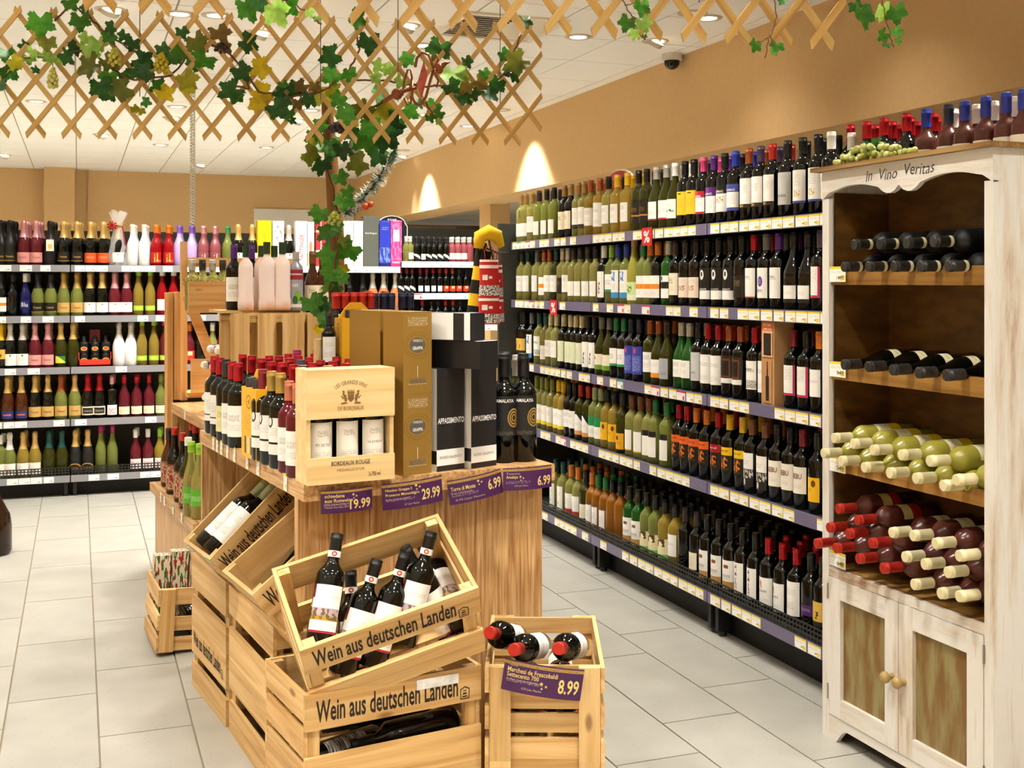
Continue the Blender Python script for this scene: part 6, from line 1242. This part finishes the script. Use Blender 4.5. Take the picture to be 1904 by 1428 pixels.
B_ = [(338, 58, 22, 'd'), (338, 93, 38, 'g'), (365, 76, 38, 'o'), (380, 109, 42, 'g'), (362, 116, 32, 'g'), (347, 146, 36, 'y'), (407, 60, 36, 'b'), (418, 87, 22, 'b'), (458, 78, 36, 'd'), (447, 131, 34, 'd'), (487, 124, 38, 'Y'), (433, 168, 42, 'd'), (482, 171, 40, 'Y'), (478, 193, 30, 'Y'), (526, 157, 18, 'g'), (517, 171, 22, 'd'), (513, 200, 36, 'd'), (538, 209, 26, 'g'), (542, 224, 15, 'd'), (549, 164, 30, 'd'), (562, 160, 28, 'b'), (575, 182, 28, 'd'), (586, 160, 22, 'b'), (617, 102, 38, 'd'), (620, 138, 36, 'g'), (648, 135, 28, 'g'), (617, 168, 32, 'y'), (630, 182, 28, 'g'), (644, 209, 36, 'g'), (530, 185, 26, 'd'), (555, 190, 22, 'b'), (350, 165, 24, 'y'), (372, 90, 24, 'o'), (440, 180, 26, 'g')]
vine('vine_garland', 'leafy vine garland with yellow leaves in the middle of the far lattice', at(480, 150, 4.4), B_, 4.38, [[(320, 140), (370, 75), (430, 100), (480, 170), (540, 180), (600, 170), (650, 130)], [(430, 160), (465, 165), (450, 130)]])
C_ = [(661, 33, 34, 'g'), (686, 76, 40, 'd'), (817, 89, 42, 'd'), (758, 108, 26, 'g'), (707, 121, 26, 'l'), (697, 142, 22, 'l'), (844, 137, 46, 'l'), (867, 113, 22, 'd'), (838, 160, 32, 'd'), (857, 178, 36, 'd'), (870, 158, 30, 'b'), (891, 152, 28, 'b'), (909, 173, 30, 'd'), (925, 155, 30, 'd'), (964, 115, 44, 'o'), (975, 39, 26, 'd'), (935, 100, 24, 'd'), (807, 197, 32, 'g'), (799, 218, 18, 'g'), (817, 210, 20, 'g'), (816, 227, 12, 'l'), (778, 192, 18, 'g'), (720, 128, 24, 'l'), (745, 150, 24, 'l'), (880, 172, 24, 'd'), (900, 135, 20, 'g'), (955, 140, 24, 'd')]
vine('vine_garland', 'leafy vine garland on the outer end of the far lattice', at(850, 130, 4.5), C_, 4.47, [[(650, 150), (720, 150), (780, 160), (850, 160), (910, 165), (950, 120), (970, 60)], [(660, 40), (668, 90), (650, 130)], [(790, 190), (805, 210)]])
D_ = [(595, 175, 34, 'y'), (582, 184, 24, 'd'), (646, 206, 30, 'g'), (704, 207, 54, 'y'), (677, 202, 38, 'o'), (678, 255, 50, 'g'), (717, 255, 50, 'd'), (702, 286, 38, 'd'), (669, 302, 40, 'o'), (657, 275, 26, 'o'), (611, 269, 48, 'g'), (575, 286, 36, 'o'), (587, 269, 30, 'y'), (598, 304, 36, 'd'), (635, 277, 32, 'd'), (647, 244, 36, 'g'), (600, 233, 34, 'g'), (631, 328, 28, 'g'), (640, 373, 34, 'g'), (646, 355, 24, 'g'), (595, 395, 34, 'g'), (733, 209, 26, 'd'), (740, 233, 26, 'd'), (706, 171, 32, 'g'), (757, 205, 36, 'g'), (741, 231, 26, 'd'), (610, 432, 34, 'g'), (624, 419, 24, 'g'), (615, 474, 44, 'g'), (651, 462, 40, 'g'), (617, 506, 34, 'g'), (639, 499, 20, 'y'), (636, 516, 22, 'g'), (609, 533, 24, 'l'), (626, 533, 24, 'd'), (578, 561, 36, 'g'), (599, 551, 16, 'g'), (607, 565, 26, 'd'), (597, 582, 28, 'g'), (604, 603, 18, 'g'), (594, 610, 20, 'Y'), (690, 235, 40, 'g'), (655, 225, 30, 'y'), (585, 255, 28, 'g'), (640, 445, 24, 'o'), (622, 400, 20, 'g')]
vp = vine('vine_post', 'wooden post wound with green vine leaves rising from the display table', (at(624, 600, 4.78).x, at(624, 600, 4.78).y, .9), D_, 4.62, [[(618, 590), (612, 540), (622, 500), (630, 450), (628, 400), (618, 350), (608, 310), (616, 260)], [(628, 245), (660, 225), (700, 195), (740, 172), (770, 160)]], .005)
inv = vp.matrix_basis.inverted()
MB().tube([inv @ Vector((at(624, 600, 4.78).x, at(624, 600, 4.78).y, .0)), inv @ at(626, 450, 4.78), inv @ at(618, 330, 4.78), inv @ at(609, 210, 4.78), inv @ at(607, 165, 4.72)], [.034, .032, .028, .024, .022], 10).build('post', noisy('bark', '#6a431c', '#8a5a28', 14, .8, stretch=(1, 1, .25), bump=.6), vp)
E_ = [(458, 11, 46, 'g'), (511, 16, 52, 'l'), (535, 10, 36, 'g'), (480, 2, 30, 'd'), (575, 22, 18, 'l'), (590, 34, 14, 'l')]
vine('vine_sprig', 'sprig of big leaves hanging from the near lattice above the middle', at(500, 0, 2.6), E_, 2.58, [[(440, -20), (500, -5), (545, 5), (580, 30), (598, 45)]], .002)
F_ = [(1191, 10, 34, 'g'), (1167, 40, 30, 'g'), (1195, 42, 28, 'l'), (1180, 61, 20, 'l'), (1198, 67, 10, 'g'), (1404, 83, 24, 'g'), (1444, 85, 26, 'g'), (1456, 2, 16, 'd'), (1436, 96, 16, 'g')]
vine('vine_sprig', 'thin sprig of leaves hanging through the near lattice by the ceiling lamps', at(1200, 0, 2.86), F_[:5], 2.84, [[(1150, -10), (1172, 25), (1180, 45), (1190, 65), (1200, 72)], [(1160, 8), (1190, 5)]], .0015)
vine('vine_sprig', 'bare red-stemmed sprig with few leaves below the near lattice', at(1440, 40, 2.93), F_[5:], 2.92, [[(1440, -10), (1445, 30), (1430, 70), (1405, 80)], [(1430, 65), (1440, 85)], [(1430, 70), (1422, 108)]], .0015)
H_ = [(1603, 24, 46, 'g'), (1639, 17, 34, 'l'), (1665, 21, 36, 'g'), (1643, 64, 24, 'g'), (1665, 59, 24, 'g'), (1648, 81, 17, 'g'), (1669, 77, 13, 'g'), (1590, 10, 24, 'd')]
vine('vine_sprig', 'leafy sprig at the top edge in front of the beige wall', at(1630, 0, 2.95), H_, 2.92, [[(1600, -8), (1640, 0), (1648, 40), (1655, 70), (1662, 88)]], .0015)
cluster('pale grape cluster hanging lowest at the left of the far lattice', 98, 128, 36, 14, 4.3, '#d8d070', 24, .0085)
cluster('yellow grape cluster under the white-lit leaves', 213, 92, 32, 22, 4.3, '#cbbf4a', 30, .0085); cluster('yellow grape cluster among dark leaves of the far lattice', 300, 100, 36, 22, 4.3, '#d0b81e', 30, .0085)
cluster('dark purple grape cluster where the vine leaves the post', 628, 230, 14, 30, 4.5, '#2a1420', 26, .010); cluster('dried dark grape cluster near the brown leaves', 412, 80, 16, 24, 4.35, '#3a2010', 20, .007); cluster('small pale grape cluster high on the vine post', 622, 396, 22, 20, 4.58, '#b9c050', 22, .009); cluster('tiny dark grape cluster at the outer lattice end', 945, 130, 12, 14, 4.46, '#1c1018', 14, .007)
# copper scroll ornament
cp_ = mat('copper_iron', '#8a4a24', .4, .5)
orn = thing('scroll_ornament', 'rusty copper scroll ornament with red diamond on the far lattice', 'ornament', at(785, 150, 4.36)); inv = orn.matrix_basis.inverted()
q = lambda pts_, d=4.36: [inv @ at(x, y, d) for x, y in pts_]
mb = MB(); mb.tube(q([(772, 125), (775, 108), (785, 98), (797, 102), (803, 118), (806, 128)]), .0055, 6); mb.tube(q([(766, 150), (766, 180), (772, 193), (782, 195), (792, 180), (800, 150), (806, 130)]), .0055, 6)
mb.tube(q([(748, 178), (752, 150), (758, 130), (764, 130), (766, 145), (762, 165)]), .0045, 6); mb.tube(q([(752, 182), (758, 196), (764, 190), (764, 178)]), .0045, 6); mb.tube(q([(806, 128), (815, 112), (812, 102), (806, 104), (808, 112)]), .0045, 6); mb.tube(q([(808, 135), (815, 150), (812, 162), (806, 158)]), .0045, 6); mb.tube(q([(712, 190), (740, 172), (775, 163)]), [.008, .010, .005], 6)
mb.build('scroll', cp_, orn)
mb = MB(); mb.ball(inv @ at(738, 175, 4.36), .022, 10, 7); mb.ball(inv @ at(817, 128, 4.36), .016, 10, 7, sz=1.3); mb.tube(q([(817, 128), (828, 118), (838, 115)]), [.014, .008, .001], 6); mb.build('finial', cp_, orn)
mb = MB(); dp = q([(788, 112), (795, 140), (784, 183), (775, 158)]); b = len(mb.v); mb.v += [tuple(p) for p in dp] + [tuple(p + Vector((.004, .012, 0))) for p in dp]; mb.face((b, b + 1, b + 2, b + 3)); mb.face((b + 7, b + 6, b + 5, b + 4))
for k in range(4): mb.face((b + k, b + 4 + k, b + 4 + (k + 1) % 4, b + (k + 1) % 4))
mb.build('diamond_glass', noisy('red_glass', '#9a3a30', '#c45a48', 40, .3), orn)
# fir garland
fg = thing('fir_garland', 'frosted fir garland with orange baubles beside the vine post', 'garland', at(690, 340, 4.9)); inv = fg.matrix_basis.inverted()
path = [(735, 277), (728, 295), (712, 318), (700, 340), (680, 362), (660, 382), (642, 398)]
mb, mw, md = MB(), MB(), MB(); rf = random.Random(31); pp = [inv @ at(x, y, 4.9) for x, y in path]
md.tube(pp, .004, 5)
for k in range(900):
    u = rf.random() * 5.99; i = int(u); f = u - i; c = pp[i].lerp(pp[i + 1], f); r = .015 + .022 * min(1, u / 1.5)
    dv = Vector((rf.gauss(0, 1), rf.gauss(0, 1), rf.gauss(0, 1))).normalized(); e = c + dv * r * rf.uniform(.8, 1.3); x = dv.orthogonal().normalized() * .0035
    tgt = mw if (u > 1.2 and rf.random() < .65) else mb
    b = len(tgt.v); tgt.v += [tuple(c + dv * .004 - x), tuple(c + dv * .004 + x), tuple(e)]; tgt.face((b, b + 1, b + 2))
tag(mb.build('green_needles', mat('fir_green', '#2f5a2c', .7), fg), None, kind='stuff'); tag(mw.build('frosted_needles', mat('fir_frost', '#f2f6ee', .7), fg), None, kind='stuff'); md.build('wire_stem', STEM, fg)
for x, y, r in ((714, 295, .012), (679, 384, .017), (689, 380, .014)): MB().ball(inv @ at(x, y, 4.85), r, 12, 8).build('bauble', mat('bauble_orange', '#d9562a', .2, .2), fg)
# curly cord from the ceiling
P = at(358, 320, 8.9); cc = MB()
z0, z1 = 1.5 + (HY - 432) * 8.9 / F, ZC
for ph in (0, math.pi): cc.tube([(.018 * math.sin(k * 1.05 + ph), .018 * math.cos(k * 1.05 + ph), z0 + (z1 - z0) * k / 170) for k in range(171)], .0065, 4)
tag(cc.build('curly_cord', mat('cord_white', '#ece6d6', .5)), 'white spiral cord hanging from the ceiling over the sparkling wines', 'cord').location = (P.x, P.y, 0)
# dome camera, air vent
P = onz(1287, 104, ZC); P.x = min(P.x, XW - .09)
dc = thing('dome_camera', 'white dome security camera where ceiling meets the beige wall', 'camera', (P.x, P.y, ZC)); MB().lathe([[(.075, 0), (.075, -.045)], [(.075, -.045), (.06, -.05)]], 20).build('housing', mat('cam_white', '#e4ddd0', .4), dc); MB().lathe([[(.058, -.048), (.056, -.075), (.04, -.1), (.015, -.112), (.0, -.113)]], 18).build('dome', mat('cam_dome', '#14130f', .08), dc)
cnr = [onz(835, 55, ZC), onz(890, 30, ZC), onz(1005, 45, ZC), onz(975, 78, ZC)]
c0 = (cnr[0] + cnr[1] + cnr[2] + cnr[3]) / 4
av = thing('air_vent', 'square slatted air vent in the ceiling above the far lattice', 'air vent', (onz(928, 50, ZC).x, onz(928, 50, ZC).y, ZC)); AVM = mat('vent_white', '#efe5d2', .5)
s = .36
mb = MB()
for a in ((-s, s, -s, -s + .05), (-s, s, s - .05, s), (-s, -s + .05, -s + .05, s - .05), (s - .05, s, -s + .05, s - .05)): mb.box(a[0], a[1], a[2], a[3], -.014, 0)
mb.build('frame', AVM, av); MB().box(-s + .05, s - .05, -s + .05, s - .05, -.003, -.001).build('shade_sheet', mat('vent_black', '#0c0b0a', .8), av)  # near-black sheet painted in for the shade behind the slats
for k in range(11):
    y = -s + .09 + k * (2 * s - .18) / 10
    MB().box(-s + .05, -.012, -.013, .013, -.004, 0).build('vent_slat', AVM, av, loc=(0, y, -.006), rot=(.5, 0, 0)); MB().box(.012, s - .05, -.013, .013, -.004, 0).build('vent_slat', AVM, av, loc=(0, y, -.006), rot=(-.5, 0, 0))
# knitted bottle bags on the end panel
def bag(label, px0, y0, px1, y1, d, stripes, lean=0.):
    P = at((px0 + px1) / 2, y1, d); w = (px1 - px0) * d / F; h = (y1 - y0) * d / F
    t = thing('knitted_bottle_bag', label, 'gift bag', M=TR(P) @ RZ(-14) @ Matrix.Rotation(lean, 4, 'Y'))
    mb = MB(); rings = []
    for k in range(13):
        z = h * k / 12; b = len(mb.v); rings.append((b, k / 12))
        for j in range(12):
            a = 2 * math.pi * j / 12; rw = w / 2 * (1 - .16 * (k / 12)) * (1 + .03 * math.sin(3 * a + k)); mb.v.append((rw * math.cos(a), rw * .38 * math.sin(a), z))
    for (a, v0), (b, v1) in zip(rings, rings[1:]):
        for j in range(12):
            u0, u1 = j / 12, (j + 1) / 12; mb.face((a + j, a + (j + 1) % 12, b + (j + 1) % 12, b + j), 0, [(u0, v0), (u1, v0), (u1, v1), (u0, v1)], True)
    mb.build('knit_sleeve', stripes, t); MB().tube([(-w * .2, -.01, h), (-w * .22, -.01, h + .05), (0, -.01, h + .09), (w * .2, -.01, h + .05), (w * .2, -.01, h)], .003, 5).build('cord_loop', mat('cord_' + stripes.name, '#d8b41e' if 'yellow' in stripes.name else '#b02a2a', .6), t)
SY = print_mat('knit_yellow_black', '#14120e', [('band', .18, .36, '#e8b818'), ('band', .56, .76, '#e8b818')], .9)
SN = print_mat('knit_nordic', '#b8201e', [('band', .02, .16, '#ece4da'), ('blot', 0, 1, .02, .16, '#4a4440', 44), ('band', .44, .60, '#ece4da'), ('blot', 0, 1, .44, .6, '#4a4440', 44), ('band', .36, .40, '#ece4da'), ('band', .86, .91, '#ece4da'), ('band', .96, .99, '#ece4da'), ('rect', .62, .72, .22, .30, '#ece4da'), ('rect', .74, .80, .24, .28, '#ece4da'), ('rect', .62, .72, .68, .76, '#ece4da'), ('rect', .74, .8, .7, .74, '#ece4da')], .9)
bag('yellow and black striped knitted bag hanging before the miniature shelves', 866, 465, 902, 592, 6.7, SY, .12); bag('red knitted bag with white reindeer hanging at the end panel', 889, 482, 930, 603, 6.6, SN); bag('second red knitted bag with reindeer tucked against the end panel', 922, 492, 938, 600, 6.72, SN, -.03)
t = thing('gift_ribbon', 'folded yellow felt pennant above the knitted bags', 'pennant', at(905, 455, 6.68)); MB().tube([(-.05, 0, -.02), (-.045, -.01, .05), (0, -.02, .07), (.06, -.01, .05), (.09, 0, -.01)], [.03, .04, .045, .04, .02], 8).build('felt_fold', mat('felt_yellow', '#e8bc1e', .9), t)
MB().tube([(-.03, .02, -.1), (-.01, .02, .02), (.02, .02, .03), (.05, .02, -.1)], .006, 5).build('hook', DARK, t)
# black arched sign on the boxed champagnes
P = at(729, 412, 9.05); t = thing('arched_black_sign', 'black arched board with white edge behind the pink carton', 'sign', (P.x, P.y, ZL[0] + .12)); w = .125
MB().prism([(-w, 0), (w, 0), (w, .20)] + [(w * .86 * math.cos(math.pi * k / 12), .22 + .06 * math.sin(math.pi * k / 12)) for k in range(13)] + [(-w, .20)], 0, .01).build('board', pwht, t); MB().prism([(x * .95, z * .97 + .004) for x, z in [(-w, 0), (w, 0), (w, .20)] + [(w * .86 * math.cos(math.pi * k / 12), .22 + .06 * math.sin(math.pi * k / 12)) for k in range(13)] + [(-w, .20)]], -.003, 0).build('black_face', mat('sign_black', '#12100e', .5), t)
obj('lettering', text_mesh('rewe', .07, .02, inkw), t, loc=(0, -.004, .245)); MB().box(-.03, .03, 0, .06, -.12, 0).build('stand', DARK, t)
# white board leaning on the back wall
t = tag(MB().box(-.42, .42, 0, .02, 0, .3).build('wall_board', mat('white_board', '#e9e2d4', .6)), 'pale board on the wall just above the boxed champagnes', 'wall panel'); P = at(520, 404, 17.2); t.location = (P.x + .6, YB - .03, P.z - .1); t.scale = (1.9, 1, 1)
# brown vessel cut off at the left edge
P = onz(-14, 1030, 0); t = thing('floor_vessel', 'dark brown bottle-shaped vessel cut by the left picture edge', 'vessel', (P.x, P.y, 0)); MB().disc(.09, 0, 20, False).lathe([[(.09, 0), (.1, .02), (.1, .16), (.09, .22), (.05, .3), (.035, .34), (.035, .42)]], 20).build('vessel_body', mat('vessel_brown', '#2a160a', .15), t); MB().lathe([[(.038, .40), (.040, .43), (.036, .44)]], 16).disc(.036, .44, 16).build('neck_ring', mat('vessel_ring', '#3a2412', .3), t)

hk = tag(MB().tube([at(945, 470, 6.9), at(925, 470, 6.75), at(905, 462, 6.66)], .006, 6).tube([at(905, 462, 6.66), at(903, 452, 6.66)], .006, 6).build('bag_hook', DARK), 'short dark peg on the end panel carrying the knitted bags', 'hook')

ginv = gb.matrix_basis.inverted()
for px, py, sz in ((1622, 268, 26), (1636, 266, 20), (1672, 288, 15)): put_leaf(gb, ginv, px, py, sz, 'd', 3.72)
